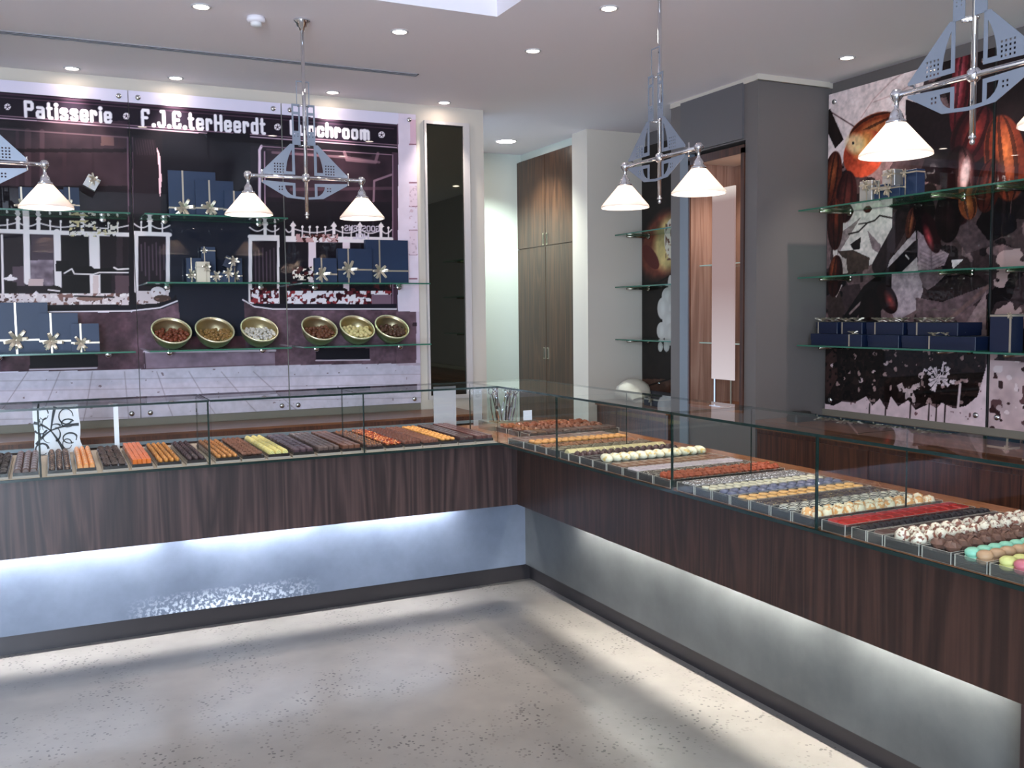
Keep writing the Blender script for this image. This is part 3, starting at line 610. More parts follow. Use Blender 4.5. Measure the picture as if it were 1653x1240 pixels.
P_(((1560, 520), (1592, 470), (1592, 560), (1575, 570)), (150, 118, 118)); P_(((1335, 480), (1355, 470), (1364, 500), (1340, 560)), (88, 62, 58)); P_(((1336, 450), (1360, 460), (1350, 480)), (186, 160, 158)); cw.line(((1372, 506), (1390, 488)), 4, (150, 120, 118))
cw.noise(fullw, .10, 9, 104)
# pods
def pod(u, v, r1, r2, a, c, h, ho=(0, 0), rd=3): cw.ell((u, v), r1, r2, a, c, 1, .02, h, ho, rd)
pod(1408, 208, 42, 22, 62, (176, 66, 30), (224, 130, 64)); pod(1394, 248, 40, 32, 25, (206, 66, 36), (240, 178, 84), (-8, 14), 0); cw.ell((1380, 232), 16, 15, 0, (238, 206, 150), .8, .5); cw.ell((1377, 231), 3, 2, 0, (60, 50, 60))
pod(1343, 288, 44, 15, 8, (128, 44, 26), (196, 92, 44), (0, 8)); pod(1366, 318, 42, 17, 5, (84, 24, 24), (128, 46, 40)); pod(1348, 362, 42, 13, 0, (90, 28, 22), (176, 62, 34), (2, 16)); pod(1348, 446, 34, 12, 5, (84, 26, 20), (206, 84, 40), (-4, 12), 2)
pod(1550, 142, 78, 16, 5, (146, 30, 42), (226, 92, 108), (-3, 10), 2); pod(1570, 218, 50, 34, 22, (104, 24, 32), (206, 60, 50), (0, 6)); pod(1548, 300, 64, 30, 0, (64, 18, 24), (226, 150, 140), (8, 16)); cw.ell((1558, 280), 24, 7, 6, (238, 198, 196), .8, .7)
pod(1622, 255, 70, 34, -8, (150, 52, 30), (222, 108, 52), (4, 10)); pod(1596, 300, 44, 20, 10, (110, 34, 26), (160, 60, 40)); pod(1470, 360, 25, 8, 8, (112, 50, 40), (190, 104, 62), (0, 0), 2); pod(1492, 340, 24, 18, 0, (30, 16, 18), (44, 24, 24)); pod(1503, 376, 34, 13, -18, (58, 16, 24), (216, 66, 74), (-6, -6), 0)
pod(1530, 350, 42, 21, 0, (38, 16, 22), (62, 26, 32), (0, 0), 2); pod(1562, 330, 25, 15, -10, (160, 70, 34), (200, 110, 50), (0, 0), 2); pod(1432, 482, 26, 15, -25, (50, 16, 18), (206, 56, 44), (3, -5), 0); pod(1404, 510, 44, 18, 0, (26, 12, 14), (60, 20, 22)); pod(1400, 330, 14, 9, 0, (110, 30, 26), (190, 60, 40), (0, 0), 0)
# undergrowth and pale fence
un = cw.mask_poly([cw.w(p) for p in ((1325, 548), (1592, 556), (1585, 660), (1540, 655), (1500, 652), (1440, 650), (1325, 645))])
cw.put(un, (34, 20, 20)); cw.put(vnoise(cw.nz, cw.nx, 24, 111)*un, (74, 44, 38), .7); cw.speck(un, [(20, 10, 12), (160, 128, 126)], .24, 9, 112)
P_(((1328, 580), (1350, 560), (1352, 610), (1334, 642)), (88, 52, 48))
for k in range(16): a = k*2*PI/16; r_ = 13+5*((k*7) % 4); P_(((1516, 610), (1516+r_*math.cos(a-.16), 608+r_*.9*math.sin(a-.16)), (1516+r_*math.cos(a+.16), 608+r_*.9*math.sin(a+.16))), (196, 178, 184))
for (u, v, r_) in ((1488, 606, 5), (1389, 614, 4), (1430, 586, 4), (1344, 590, 3), (1410, 600, 3)): cw.ell((u, v), r_, r_*1.1, 0, (186, 160, 162))
P_(((1448, 622), (1456, 618), (1460, 628), (1472, 622), (1484, 618), (1486, 628), (1474, 632), (1478, 644), (1476, 654), (1468, 640), (1460, 648), (1462, 634), (1452, 632)), (186, 162, 164))
cw.noise(fullw, .16, 4, 140); cw.speck(un, [(70, 44, 40), (14, 8, 8)], .3, 5, 141)
pf = cw.mask_poly([cw.w(p) for p in ((1325, 650), (1345, 655), (1360, 648), (1380, 650), (1398, 640), (1408, 655), (1420, 644), (1432, 662), (1438, 640), (1450, 656), (1466, 646), (1478, 662), (1500, 652), (1512, 660), (1520, 650), (1540, 660), (1560, 655), (1578, 640), (1590, 600), (1600, 560), (1600, 710), (1325, 700))])
cw.put(pf, (204, 178, 184)); cw.noise(pf, .08, 8, 113); cw.speck(pf, [(140, 92, 98)], .2, 7, 114)
for u in (1404, 1430, 1470, 1500, 1512, 1526): cw.line(((u, 652), (u-2, 690)), 2.4, (50, 26, 28))
cw.line(((1550, 620), (1546, 662)), 4, (200, 176, 180))
# panel nearest the viewer: pods above, pale stems below
up = cw.mask_poly([(2.3, 3.2), (3.45, 3.2), (3.45, 2.35), (2.3, 2.35)])
cw.put(up & (vnoise(cw.nz, cw.nx, 60, 121) > .5), (120, 44, 34)); cw.put(up & (vnoise(cw.nz, cw.nx, 34, 122) > .62), (196, 92, 48))
lo = cw.mask_poly([(2.3, 1.32), (3.765, 1.32), (3.765, .9), (2.3, .9)])
cw.put(lo, (186, 158, 160)); cw.noise(lo, .12, 14, 123); cw.speck(lo, [(120, 78, 82), (90, 50, 54), (208, 188, 190)], .26, 10, 124)
md = cw.mask_poly([(3.4, 1.95), (3.765, 1.95), (3.765, 1.32), (3.4, 1.32)]); cw.put(md & (vnoise(cw.nz, cw.nx, 22, 125) > .55), (176, 140, 138))
for k, (a, b) in enumerate(((2.42, 3.755), (3.775, 5.055))):
    p = cw.panel('mural_panel', a, b, M_PRINT, ('cocoa mural panel nearest the viewer at the right edge of the photo', 'large glass mural panel of red and orange cocoa pods beside the grey pier')[k], 0)
    for y in (a+.06, b-.06):
        for z in (.99, 3.03):
            MB().lathe([(.016, 0), (.018, .006), (.016, .014), (.001, .016)], 16, M=Matrix.Translation((W-.0005, y, z)) @ Matrix.Rotation(-PI/2, 4, 'Y')).build('fixing_stud', M_CHROME, p)
            MB().lathe([(.008, 0), (.008, .0465)], 10, M=Matrix.Translation((W+.0495, y, z)) @ Matrix.Rotation(-PI/2, 4, 'Y')).build('spacer', M_CHROME, p)
# ---- narrow print in the recess
RX = 4.73
cr_ = Canvas(6.10, 7.13, .93, 3.05, .006, (58, 40, 34), 0, RX); cr_.k = .0048
fr_ = np.ones((cr_.nz, cr_.nx), bool); cr_.put(vnoise(cr_.nz, cr_.nx, 40, 131)*1.0, (36, 24, 22), .8)
cr_.ell((1070, 396), 58, 36, 20, (150, 66, 46), 1, .25, (196, 124, 70)); cr_.ell((1082, 392), 46, 26, 10, (196, 170, 104), 1, .35); cr_.noise(fr_, .2, 12, 139); cr_.ell((1086, 386), 34, 14, 0, (226, 212, 190)); cr_.speck(cr_.box_mask(1074, 360, 1096, 420), [(190, 150, 120), (150, 100, 80)], .3, 7, 132)
cr_.ell((1050, 415), 22, 10, -30, (140, 48, 40)); cr_.line(((1036, 470), (1092, 440)), 3, (30, 20, 18))
for (u, v, r1, r2) in ((1082, 458, 14, 4), (1078, 478, 14, 10), (1088, 484, 16, 9), (1070, 498, 18, 9), (1084, 500, 16, 10), (1080, 518, 16, 11), (1068, 534, 14, 8), (1082, 540, 18, 10), (1076, 558, 10, 5), (1066, 560, 8, 4)): cr_.ell((u, v), r1, r2, 0, (196, 190, 184), 1, .05, (214, 210, 204))
cr_.rect(1030, 612, 1100, 660, (116, 76, 60)); cr_.noise(cr_.box_mask(1030, 612, 1100, 660), .2, 10, 134); cr_.line(((1036, 626), (1100, 606)), 2.5, (24, 16, 16))
p = cr_.panel('mural_panel', 6.10, 7.12, M_PRINT, 'narrow glass mural strip of an opened cocoa pod and white beans in the recess', 0)
for z in (1.0, 2.66): MB().lathe([(.014, 0), (.016, .006), (.001, .014)], 14, M=Matrix.Translation((RX-.0005, 6.85, z)) @ Matrix.Rotation(-PI/2, 4, 'Y')).build('fixing_stud', M_CHROME, p)
for z in (1.0, 2.66): MB().lathe([(.007, 0), (.007, .0465)], 10, M=Matrix.Translation((RX+.0495, 6.85, z)) @ Matrix.Rotation(-PI/2, 4, 'Y')).build('spacer', M_CHROME, p)
# ------------------------------------------------------------------ tall dark mirror
s = empty('wall_mirror', (2.742, B, 1.0), 'tall narrow dark mirror in a pale frame, right of the shopfront mural', 'mirror')
m = MB(); m.box(-.165, -.149, -.03, 0, -.03, 2.06); m.box(.149, .20, -.03, 0, -.03, 2.06); m.box(-.149, .149, -.03, 0, 2.037, 2.06); m.box(-.149, .149, -.03, 0, -.03, 0); m.build('frame', pm('mirror_frame', (206, 198, 196), .5), s)
MB().box(-.149, .149, -.012, 0, 0, 2.037).build('mirror_glass', M_MIRROR, s)
MB().box(-.149, -.144, -.016, -.0125, 0, 2.037).box(.144, .149, -.016, -.0125, 0, 2.037).box(-.149, .149, -.016, -.0125, 2.030, 2.037).build('gasket', M_BLACK, s)
# ------------------------------------------------------------------ walnut cupboard in the passage
cb = empty('built_in_cupboard', (4.26, 7.97, 0), 'tall walnut cupboard with upper and lower double doors in the passage', 'cupboard')
MB().box(-.02, 0, -.57, .59, 0, 3.10).build('carcass', M_WALNB, cb)
for z0, z1 in ((.06, 2.24), (2.25, 3.09)):
    for y0, y1, hy in ((-.565, -.004, -.035), (.004, .585, .035)):
        d = MB().box(-.04, -.021, y0, y1, z0, z1).build('door', M_CUPB, cb); d.location = (0, 0, 0)
        hz = 2.31 if z0 > 1 else 1.24
        h = MB().box(-.046, -.0405, hy-.014, hy+.014, hz-.055, hz+.055).build('recessed_pull', pm('nickel', (178, 170, 150), .3, 1.0), d)
        MB().box(-.0475, -.0462, hy-.007, hy+.007, hz-.045, hz+.045).build('slot', M_BLACK, h)
# ------------------------------------------------------------------ grey pier with lit niche
pr = MB(); px0, px1 = 4.29, 4.95; NY0, NY1, NZ0, NZ1 = 5.20, 5.83, .93, 2.72
pr.box(px0, px1, 5.08, NY0, 0, ZC-.035); pr.box(px0, px1, NY1+.10, 6.06, 0, ZC-.035); pr.box(px0, px1, NY0, NY1+.10, 0, NZ0-.02); pr.box(px0, px1, NY0, NY1+.10, NZ1+.05, ZC-.035); pr.box(4.72, px1, NY0, NY1+.10, NZ0-.02, NZ1+.05)
struct('wall_pier', pr, M_GREY)
struct('trim_3', MB().box(px0-.01, px1, 5.07, 6.06, ZC-.035, ZC), M_WHITE)
struct('trim_4', MB().box(px0-.012, px0+.05, NY1+.0, NY1+.10, .0, NZ1+.05), M_BLUEG)
MBd = MB().box(-.018, 0, 0, .70, 0, .37); d = tag(MBd.build('cabinet_door', M_GREYD, loc=(px0-.001, 5.215, NZ1+.06)), 'flat dark grey cabinet door above the lit niche in the pier', 'cabinet door')
ni = empty('display_niche', (px0, (NY0+NY1)/2, NZ0), 'wood-lined lit display niche in the grey pier', 'display niche')
h = (NY1-NY0)/2
m = MB(); m.box(.0, .42, -h, -h+.02, 0, NZ1-NZ0); m.box(.0, .42, h-.02, h, 0, NZ1-NZ0); m.box(.40, .42, -h+.02, h-.02, 0, NZ1-NZ0); m.build('lining', M_NICHE, ni)
MB().box(0, .40, -h+.02, h-.02, -.02, 0).build('bottom_board', M_CFLOOR, ni); MB().box(0, .40, -h+.02, h-.02, NZ1-NZ0-.02, NZ1-NZ0).build('top_board', M_WHITE, ni)
m = MB(); m.box(-.012, 0, -h-.0, -h+.035, 0, NZ1-NZ0); m.box(-.012, 0, -h, h, NZ1-NZ0-.035, NZ1-NZ0+.02); m.box(-.012, 0, h-.02, h, 0, NZ1-NZ0); m.build('door_frame', M_WALNB, ni)
for z in (1.38, 1.95):
    g = MB().box(.08, .39, -h+.021, h-.021, z-NZ0, z-NZ0+.008, edge=1, big=2); g.build('glass_shelf', [M_GLASS, pm('lit_edge', (190, 222, 210), .3)], ni)
light('niche_lamp', 'SPOT', (.2, -.1, NZ1-NZ0-.05), 14, (1, .85, .72), (0, 0, -1), spot_size=math.radians(130), spot_blend=.8, shadow_soft_size=.03).parent = ni
MB().lathe([(.001, -.001), (.03, -.001)], 18, caps=False, M=Matrix.Translation((.2, -.1, NZ1-NZ0-.022))).build('lamp', M_LAMP, ni)
# tall lit panel standing in the niche
def panel_mat():
    m, nt, b = nmat('backlit_panel'); N = nt.nodes; L = nt.links
    tc = N.new('ShaderNodeTexCoord'); sp = N.new('ShaderNodeSeparateXYZ'); L.new(tc.outputs['Object'], sp.inputs[0]); mr = N.new('ShaderNodeMapRange'); mr.inputs[1].default_value = 0; mr.inputs[2].default_value = 1.36; L.new(sp.outputs[2], mr.inputs[0])
    r = N.new('ShaderNodeValToRGB'); e = r.color_ramp.elements; e[0].color = (*s2l((210, 198, 202)), 1); e[1].position = .93; e[1].color = (*s2l((158, 132, 128)), 1)
    k = e.new(.5); k.color = (*s2l((160, 134, 132)), 1); k = e.new(1.0); k.color = (*s2l((226, 212, 204)), 1)
    L.new(mr.outputs[0], r.inputs[0]); L.new(r.outputs[0], b.inputs['Emission Color']); b.inputs['Emission Strength'].default_value = .62; b.inputs['Base Color'].default_value = (.02, .02, .02, 1); b.inputs['Roughness'].default_value = .5
    return m
lp = empty('lightbox', (4.335, 5.485, 1.128), 'tall narrow mauve light panel standing upright in the niche', 'light panel')
MB().box(-.006, .006, -.125, .125, 0, 1.36).build('diffuser', panel_mat(), lp)
MB().box(-.004, .004, -.10, -.085, -.198, 0).box(-.004, .004, .085, .10, -.198, 0).box(-.03, .03, -.12, .12, -.198, -.19).build('stand', M_CHROME, lp)
# ------------------------------------------------------------------ glass shelves
def shelf_x(a, b, z, label, d=.37, yb=B-.03):
    s = empty('glass_shelf', ((a+b)/2, yb, z), label, 'shelf', 'glass shelves on the shopfront mural'); L = b-a
    MB().box(-L/2, L/2, -d, -.002, -.010, 0, edge=1, big=2).build('pane', [M_SHELF, M_SEDGE], s)
    for t in (-.5+.16, .5-.16):
        br = MB().tube([(L*t, -.003, -.022), (L*t, -.10, -.022)], .007, 8); br.lathe([(.020, 0), (.020, .010), (.016, .013)], 18, M=Matrix.Translation((L*t, -.11, -.024)) @ Matrix.Rotation(PI/2, 4, 'X')); br.box(L*t-.004, L*t+.004, -.10, -.06, -.018, -.0105); br.build('bracket', M_CHROME, s)
    return s
rows = {2.27: 'top', 1.842: 'middle', 1.41: 'bottom'}
for z, rn in rows.items():
    for (a, b, nm) in ((-1.4, -.50, 'far left'), (-.43, .485, 'left'), (.568, 1.46, 'centre'), (1.545, 2.46, 'right')):
        if z == 1.842 and nm in ('left', 'far left'): continue
        if z == 2.27 and nm == 'right': continue
        shelf_x(a, b, z, f'{rn} row glass shelf on the {nm} part of the shopfront mural')
def shelf_y(a, b, z, label, d=.34, xb=W, group='glass shelves on the cocoa mural'):
    s = empty('glass_shelf', (xb, (a+b)/2, z), label, 'shelf', group); L = b-a
    MB().box(-d, -.002, -L/2, L/2, -.010, 0, edge=1, big=2).build('pane', [M_SHELF, M_SEDGE], s)
    for t in (-.5+.2, .5-.1):
        br = MB().tube([(-.003, L*t, -.020), (-d*.8, L*t, -.020)], .009, 8); br.lathe([(.018, 0), (.018, .012)], 18, M=Matrix.Translation((-.015, L*t, -.020)) @ Matrix.Rotation(PI/2, 4, 'Y')); br.build('bracket', pm('satin_rod', (176, 168, 156), .25, 1.0), s)
    return s
for z, rn in ((2.285, 'top'), (1.838, 'middle'), (1.385, 'bottom')):
    shelf_y(3.70 if z > 2 else 3.62, 4.97, z, f'{rn} row glass shelf on the cocoa mural next to the grey pier')
    shelf_y(2.2, 3.68 if z > 2 else 3.60, z-.004, f'{rn} row glass shelf at the right edge of the photo')
    shelf_y(6.12, 7.10, z, f'{rn} glass shelf in the recess beyond the grey pier', .29, RX, 'glass shelves in the recess')
# ------------------------------------------------------------------ back counters
bc = empty('back_counter', (-.2, 6.53, 0), 'walnut back counter with a metal rail under the shopfront mural', 'counter')
MB().box(-2.9, 3.0, -.252, .24, .885, .90).build('worktop', M_CTOP, bc); MB().box(-2.9, 3.0, -.25, .24, 0, .885).build('body', M_WALNB, bc)
MB().box(-2.9, 3.0, -.275, -.25, .838, .856).build('rail', pm('rail_metal', (150, 164, 176), .35, .4), bc)
for i in range(6): MB().box(-2.88+i*.98, -2.88+i*.98+.965, -.262, -.251, .08, .828).build('drawer_front', M_WALNB, bc)
rc = empty('back_counter', (4.60, 2.6, 0), 'walnut back counter below the cocoa mural', 'counter')
MB().box(-.32, .285, -4.4, 2.47, .82, .88).build('worktop', M_CTOPY, rc); MB().box(-.30, .285, -4.4, 2.47, 0, .82).build('body', M_WALNB, rc)
for i in range(7): MB().box(-.312, -.301, -4.38+i*.978, -4.38+i*.978+.965, .06, .79).build('drawer_front', M_WALNB, rc)
rr = empty('back_counter', (4.47, 6.60, 0), 'low walnut counter in the recess beyond the grey pier', 'counter')
MB().box(-.22, .25, -.53, .53, .82, .86).build('worktop', M_CTOPY, rr); MB().box(-.20, .25, -.53, .53, 0, .82).build('body', M_WALNB, rr)
# ------------------------------------------------------------------ main counters
YE = 1.74                         # near end of the right counter front
def counter(name, label, lft):
    o = empty(name, (0, 0, 0), label, 'counter'); X0 = -3.2
    if lft:
        MB().box(X0, OX, OY, OY+.025, .50, .888).build('wood_front', M_WALN, o)
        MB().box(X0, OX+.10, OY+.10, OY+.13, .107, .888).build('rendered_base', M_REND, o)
        MB().box(X0, OX+.155, OY+.155, OY+.18, 0, .107).build('toe_kick', M_TOE, o)
        MB().box(X0, GX, GY, 5.62, .893, .905, edge=1, big=2).build('ledge', [M_BEIGE, M_EDGE], o)
        MB().box(X0, OX+.10, 5.50, 5.62, 0, .892).build('rear_panel', M_WALNB, o)
    else:
        MB().box(OX, OX+.025, YE-.35, OY+.025, .50, .888).build('wood_front', walnut('walnut_front_side', (30, 17, 13), (50, 31, 24), (70, 45, 36), .75, .42, coat=.0), o)
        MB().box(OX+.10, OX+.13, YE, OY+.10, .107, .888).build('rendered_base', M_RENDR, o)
        MB().box(OX+.155, OX+.18, YE, OY+.155, 0, .107).build('toe_kick', M_TOE, o)
        MB().box(OX, OX+.62, YE-.35, YE, 0, .499).build('end_leg', M_WALN, o)
        MB().box(GX, 3.07, YE-.35, 5.62, .893, .905, edge=1, big=2).build('ledge', [M_CFLOOR, M_EDGE], o)
        MB().box(3.04, 3.07, YE-.35, 5.62, 0, .892).build('rear_panel', M_WALNB, o)
    return o
cl = counter('shop_counter', 'left walnut and grey shop counter running below the shopfront mural', True)
cr2 = counter('shop_counter', 'right walnut and grey shop counter running towards the viewer', False)
# fluorescent tubes behind the wood front
M_TUBE = emi('tube_light', (240, 244, 250), TUBE); M_TUBER = emi('tube_light_neutral', (252, 250, 242), TUBE)
def tube(a, b, lft, label):
    L = b-a
    if lft: o = empty('light_tube', ((a+b)/2, OY+.047, .556), label, 'light tube', 'light tubes behind the left counter front'); p0, p1 = (-L/2, 0, 0), (L/2, 0, 0)
    else: o = empty('light_tube', (OX+.047, (a+b)/2, .556), label, 'light tube', 'light tubes behind the right counter front'); p0, p1 = (0, -L/2, 0), (0, L/2, 0)
    t = MB().tube([p0, p1], .008, 8); t.build('tube', M_TUBE if lft else M_TUBER, o)
    e = MB()
    for p in (p0, p1): e.box(p[0]-.012, p[0]+.012, p[1]-.012, p[1]+.012, -.012, .014)
    e.build('holder', pm('lamp_holder_white', (215, 215, 215), .5), o)
for i, (a, b) in enumerate(((-2.0, -.82), (-.72, .46), (.58, 1.28), (1.36, 2.06))): tube(a, b, True, f'light tube hidden behind the left counter front, number {i+1} from the left')
for i, (a, b) in enumerate(((3.52, 4.40), (2.60, 3.44), (1.86, 2.52))): tube(a, b, False, f'light tube hidden behind the right counter front, number {i+1} from the corner')
# ------------------------------------------------------------------ glass display cases
G = .008; CDEP = .41
def case(name, label, lft, a, b, fins, ledge_joint=()):
    o = empty(name, (0, 0, 0), label, 'display case', 'glass cases on the counters')
    mats = [M_GLASS, M_EDGE]
    for x0, x1 in zip(([a]+list(fins))[:], (list(fins)+[b])):
        if lft: MB().box(x0+.0015, x1-.0015, GY, GY+G, DECK, GTOP-.010, edge=1, big=1).build('front_pane', mats, o)
        else: MB().box(GX, GX+G, x0+.0015, x1-.0015, DECK, GTOP-.010, edge=1, big=0).build('front_pane', mats, o)
    if lft: MB().box(a+.001, b-.001, GY-.002, GY+CDEP, GTOP-.010, GTOP, edge=1, big=2).build('top_pane', mats, o)
    else: MB().box(GX-.002, GX+CDEP, a+.001, b-.001, GTOP-.010, GTOP, edge=1, big=2).build('top_pane', mats, o)
    for x in fins+([b] if lft and b < 2 else [])+([a+.006] if (not lft and a > 3) else []):
        if lft: MB().box(x-.010 if x == b else x-.004, x-.002 if x == b else x+.004, GY+G+.001, GY+CDEP, DECK, GTOP-.011, edge=1, big=0).build('divider_pane', mats, o)
        else: MB().box(GX+G+.001, GX+CDEP, x-.004, x+.004, DECK, GTOP-.011, edge=1, big=1).build('divider_pane', mats, o)
    return o
case('display_case', 'frameless glass case at the left end of the left counter', True, -2.0, .68, [-1.0, -.06])
case('display_case', 'frameless glass case on the left counter reaching the inner corner', True, .684, GX-.0035, [1.449])
case('display_case', 'frameless glass case on the right counter next to the inner corner', False, 3.13, GY+CDEP, [4.095])
case('display_case', 'frameless glass case on the near part of the right counter', False, 1.40, 3.126, [2.33])
# ------------------------------------------------------------------ chocolate pieces
def choc(name, rgb, rough=.35, noise=.2, nscale=60, bump=.0, coat=.2): return pm(name, tuple(c*.9 for c in rgb), rough, noise=noise, nscale=nscale, bump=bump, coat=coat)
def two_tone(name, a, b, scale=40, thr=.5, stripes=False, rough=.35):
    m, nt, bs = nmat(name); N = nt.nodes; L = nt.links; tc = N.new('ShaderNodeTexCoord')
    if stripes:
        t = N.new('ShaderNodeTexWave'); t.inputs['Scale'].default_value = scale; t.bands_direction = 'DIAGONAL'; t.inputs['Distortion'].default_value = 1.5; src = t.outputs['Fac']
    else:
        t = N.new('ShaderNodeTexNoise'); t.inputs['Scale'].default_value = scale; t.inputs['Detail'].default_value = 2; src = t.outputs['Fac']
    gp = N.new('ShaderNodeNewGeometry'); L.new(gp.outputs['Position'], t.inputs['Vector']); r = N.new('ShaderNodeValToRGB'); e = r.color_ramp.elements
    e[0].position = thr-.04; e[0].color = (*s2l(a), 1); e[1].position = thr+.04; e[1].color = (*s2l(b), 1); L.new(src, r.inputs[0]); L.new(r.outputs[0], bs.inputs['Base Color']); bs.inputs['Roughness'].default_value = rough; return m
def shape(kind, L, w, h):
    m = MB()
    if kind == 'square': m.bbox(-w/2, w/2, -L/2, L/2, 0, h, min(w, L)*.12)
    elif kind == 'tablet': m.lathe([(.5, 0), (.5, .6), (.44, .9), (.001, 1.0)], 14, M=Matrix.Diagonal((w, L, h, 1)))
    elif kind == 'dome': m.ball((0, 0, 0), 1, 12, sq=(w/2, L/2, h), zmin=0)
    elif kind == 'roll':
        n = 8; vs = []; fs = []
        for y, s_ in ((-L/2, .82), (-L/2+L*.12, 1), (L/2-L*.12, 1), (L/2, .82)):
            for i in range(n+1): a = PI*i/n; vs.append((w/2*math.cos(a)*s_, y, h*math.sin(a)*s_))
        for k in range(3):
            for i in range(n): fs.append((k*(n+1)+i, k*(n+1)+i+1, (k+1)*(n+1)+i+1, (k+1)*(n+1)+i))
        fs += [tuple(range(n, -1, -1)), tuple(3*(n+1)+i for i in range(n+1))]; m.add([tuple(v) for v in vs], [f[::-1] for f in fs], 0, False)
    elif kind == 'ball': m.ball((0, 0, h/2), h/2, 12, sq=(w/h, L/h, 1))
    elif kind == 'rock': m.ball((0, 0, h*.42), h*.5, 9, sq=(w/h, L/h, 1), lump=.45)
    elif kind == 'nut':
        m.bbox(-w/2, w/2, -L/2, L/2, 0, h*.55, min(w, L)*.1)
        for i in range(3): m.ball(((random.random()-.5)*w*.4, (i-1)*L*.28, h*.6), h*.34, 7, mi=1, sq=(1, 1.2, .9))
    elif kind == 'stick': m.bbox(-w/2, w/2, -L/2, L/2, 0, h, w*.2)
    elif kind == 'shell':
        n = 12; vs = [(0, -L*.05, h)]; fs = []
        for i in range(n):
            a = 2*PI*i/n; q = 1+.10*math.cos(3*a); vs.append((w/2*math.cos(a)*q, L/2*math.sin(a)*q, 0))
        for i in range(n):
            a = 2*PI*i/n; vs.append((w/2*.75*math.cos(a), L/2*.75*math.sin(a), h*.75))
        for i in range(n): j = (i+1) % n; fs += [(1+i, 1+j, 1+n+j, 1+n+i), (1+n+i, 1+n+j, 0)]
        m.add(vs, fs, 0, True)
    return m
TC = 0
def tray(x0, x1, y0, y1, along, z, label, base_m, wall_m, wall_h=.028, base_h=.018, edge_m=None):
    """along: 'y' for the left counter (length in y), 'x' for the right one"""
    o = empty('chocolate_tray', ((x0+x1)/2, (y0+y1)/2, z), label, 'tray'); hx, hy = (x1-x0)/2, (y1-y0)/2; t = .003
    MB().box(-hx+t, hx-t, -hy+t, hy-t, .001, base_h).build('base', base_m, o)
    m = MB(); e = 1 if edge_m else 0
    def wl(a, b, c_, d, big): m.box(a, b, c_, d, 0, wall_h, mi=0, edge=e, big=big)
    wl(-hx, -hx+t, -hy, hy, 0); wl(hx-t, hx, -hy, hy, 0); wl(-hx+t, hx-t, -hy, -hy+t, 1); wl(-hx+t, hx-t, hy-t, hy, 1)
    m.build('rim', [wall_m, edge_m] if edge_m else wall_m, o); return o
def fill(name, cat, label, group, x0, x1, y0, y1, z, along, cols, n, mesh_set, jit=.0015, rot=0.0, tilt=0.0, skip=0):
    W_, L_ = (x1-x0, y1-y0)
    for i in range(cols):
        for j in range(n):
            if random.random() < skip: continue
            if along == 'y': x = x0+W_*(i+.5)/cols; y = y0+L_*(j+.5)/n; r0 = 0
            else: y = y0+L_*(i+.5)/cols; x = x0+W_*(j+.5)/n; r0 = PI/2
            me = mesh_set[(i*n+j) % len(mesh_set)]
            o = bpy.data.objects.new(name, me); COL.objects.link(o)
            o.location = (x+random.uniform(-jit, jit), y+random.uniform(-jit, jit), z); o.rotation_euler = (tilt, 0, r0+random.uniform(-rot, rot)); tag(o, label, cat, group)
DK = (48, 30, 28); 
def mk(kind, L, w, h, mats, n=1):
    return [shape(kind, L, w, h).mesh(kind, mats) for _ in range(n)]
# left counter: 21 trays, lengthwise in y
Lx = [(-.30, -.19), (-.176, -.066), (-.035, .072), (.085, .174), (.198, .310), (.323, .419), (.436, .550), (.570, .666), (.705, .823), (.832, .943), (.958, 1.069), (1.082, 1.195), (1.208, 1.331), (1.337, 1.442), (1.466, 1.564), (1.574, 1.670), (1.677, 1.775), (1.782, 1.880), (1.885, 1.983), (1.990, 2.086), (2.092, 2.200)]
Lk = [
 ('chocolate_cluster', 'rough near-black chocolate cluster', 'rock', 3, 11, 1.0, (44, 28, 30), None),
 ('chocolate_roll', 'smooth milk brown chocolate roll', 'roll', 3, 8, 1.0, (96, 62, 54), None),
 ('speckled_praline', 'dark praline with pale speckles', 'dome', 3, 10, .95, 'dkspeck', None),
 ('marzipan_roll', 'peach coloured sugared roll', 'roll', 3, 8, 1.0, (242, 160, 88), (.022)),
 ('rough_truffle', 'rough dark brown truffle log', 'rock', 3, 11, 1.0, (62, 40, 38), None),
 ('orange_square', 'bright orange glazed square', 'square', 4, 12, .96, (236, 112, 8), .022),
 ('caramel_drop', 'honey coloured caramel drop', 'dome', 4, 10, .98, (200, 128, 50), .018),
 ('dark_praline', 'purplish dark ridged praline', 'dome', 3, 11, .98, (64, 40, 44), None),
 ('hazelnut_drop', 'golden hazelnut drop', 'dome', 4, 11, .98, (190, 122, 58), .016),
 ('milk_flake', 'milk brown flaky chocolate', 'rock', 4, 12, 1.0, (132, 84, 66), None),
 ('striped_praline', 'yellow praline with green stripes', 'roll', 3, 10, .96, 'ygstripe', .020),
 ('mauve_bar', 'mauve-brown glossy chocolate bar', 'stick', 3, 8, .96, (84, 58, 66), None),
 ('grey_bar', 'grey-brown chocolate bar', 'stick', 4, 9, .94, (104, 80, 74), None),
 ('almond_slice', 'brown slice with a cocoa crust', 'square', 3, 9, .96, (122, 74, 54), None),
 ('nut_square', 'dark square topped with nut pieces', 'nut', 3, 9, .96, (88, 50, 38), None),
 ('candied_orange', 'glittering candied orange piece', 'rock', 4, 13, 1.0, 'glit', .020),
 ('cocoa_ridge', 'reddish brown ridged praline', 'roll', 4, 12, .97, (112, 62, 48), None),
 ('milk_ridge', 'milk brown ridged praline', 'roll', 3, 12, .97, (126, 76, 58), None),
 ('golden_drop', 'golden orange round drop', 'ball', 3, 12, .98, (222, 152, 74), .018),
 ('plain_dark_square', 'plain dark chocolate square', 'square', 3, 10, .96, (70, 38, 34), None),
 ('wine_red_square', 'glossy wine red chocolate square', 'square', 3, 9, .97, (98, 48, 44), None)]
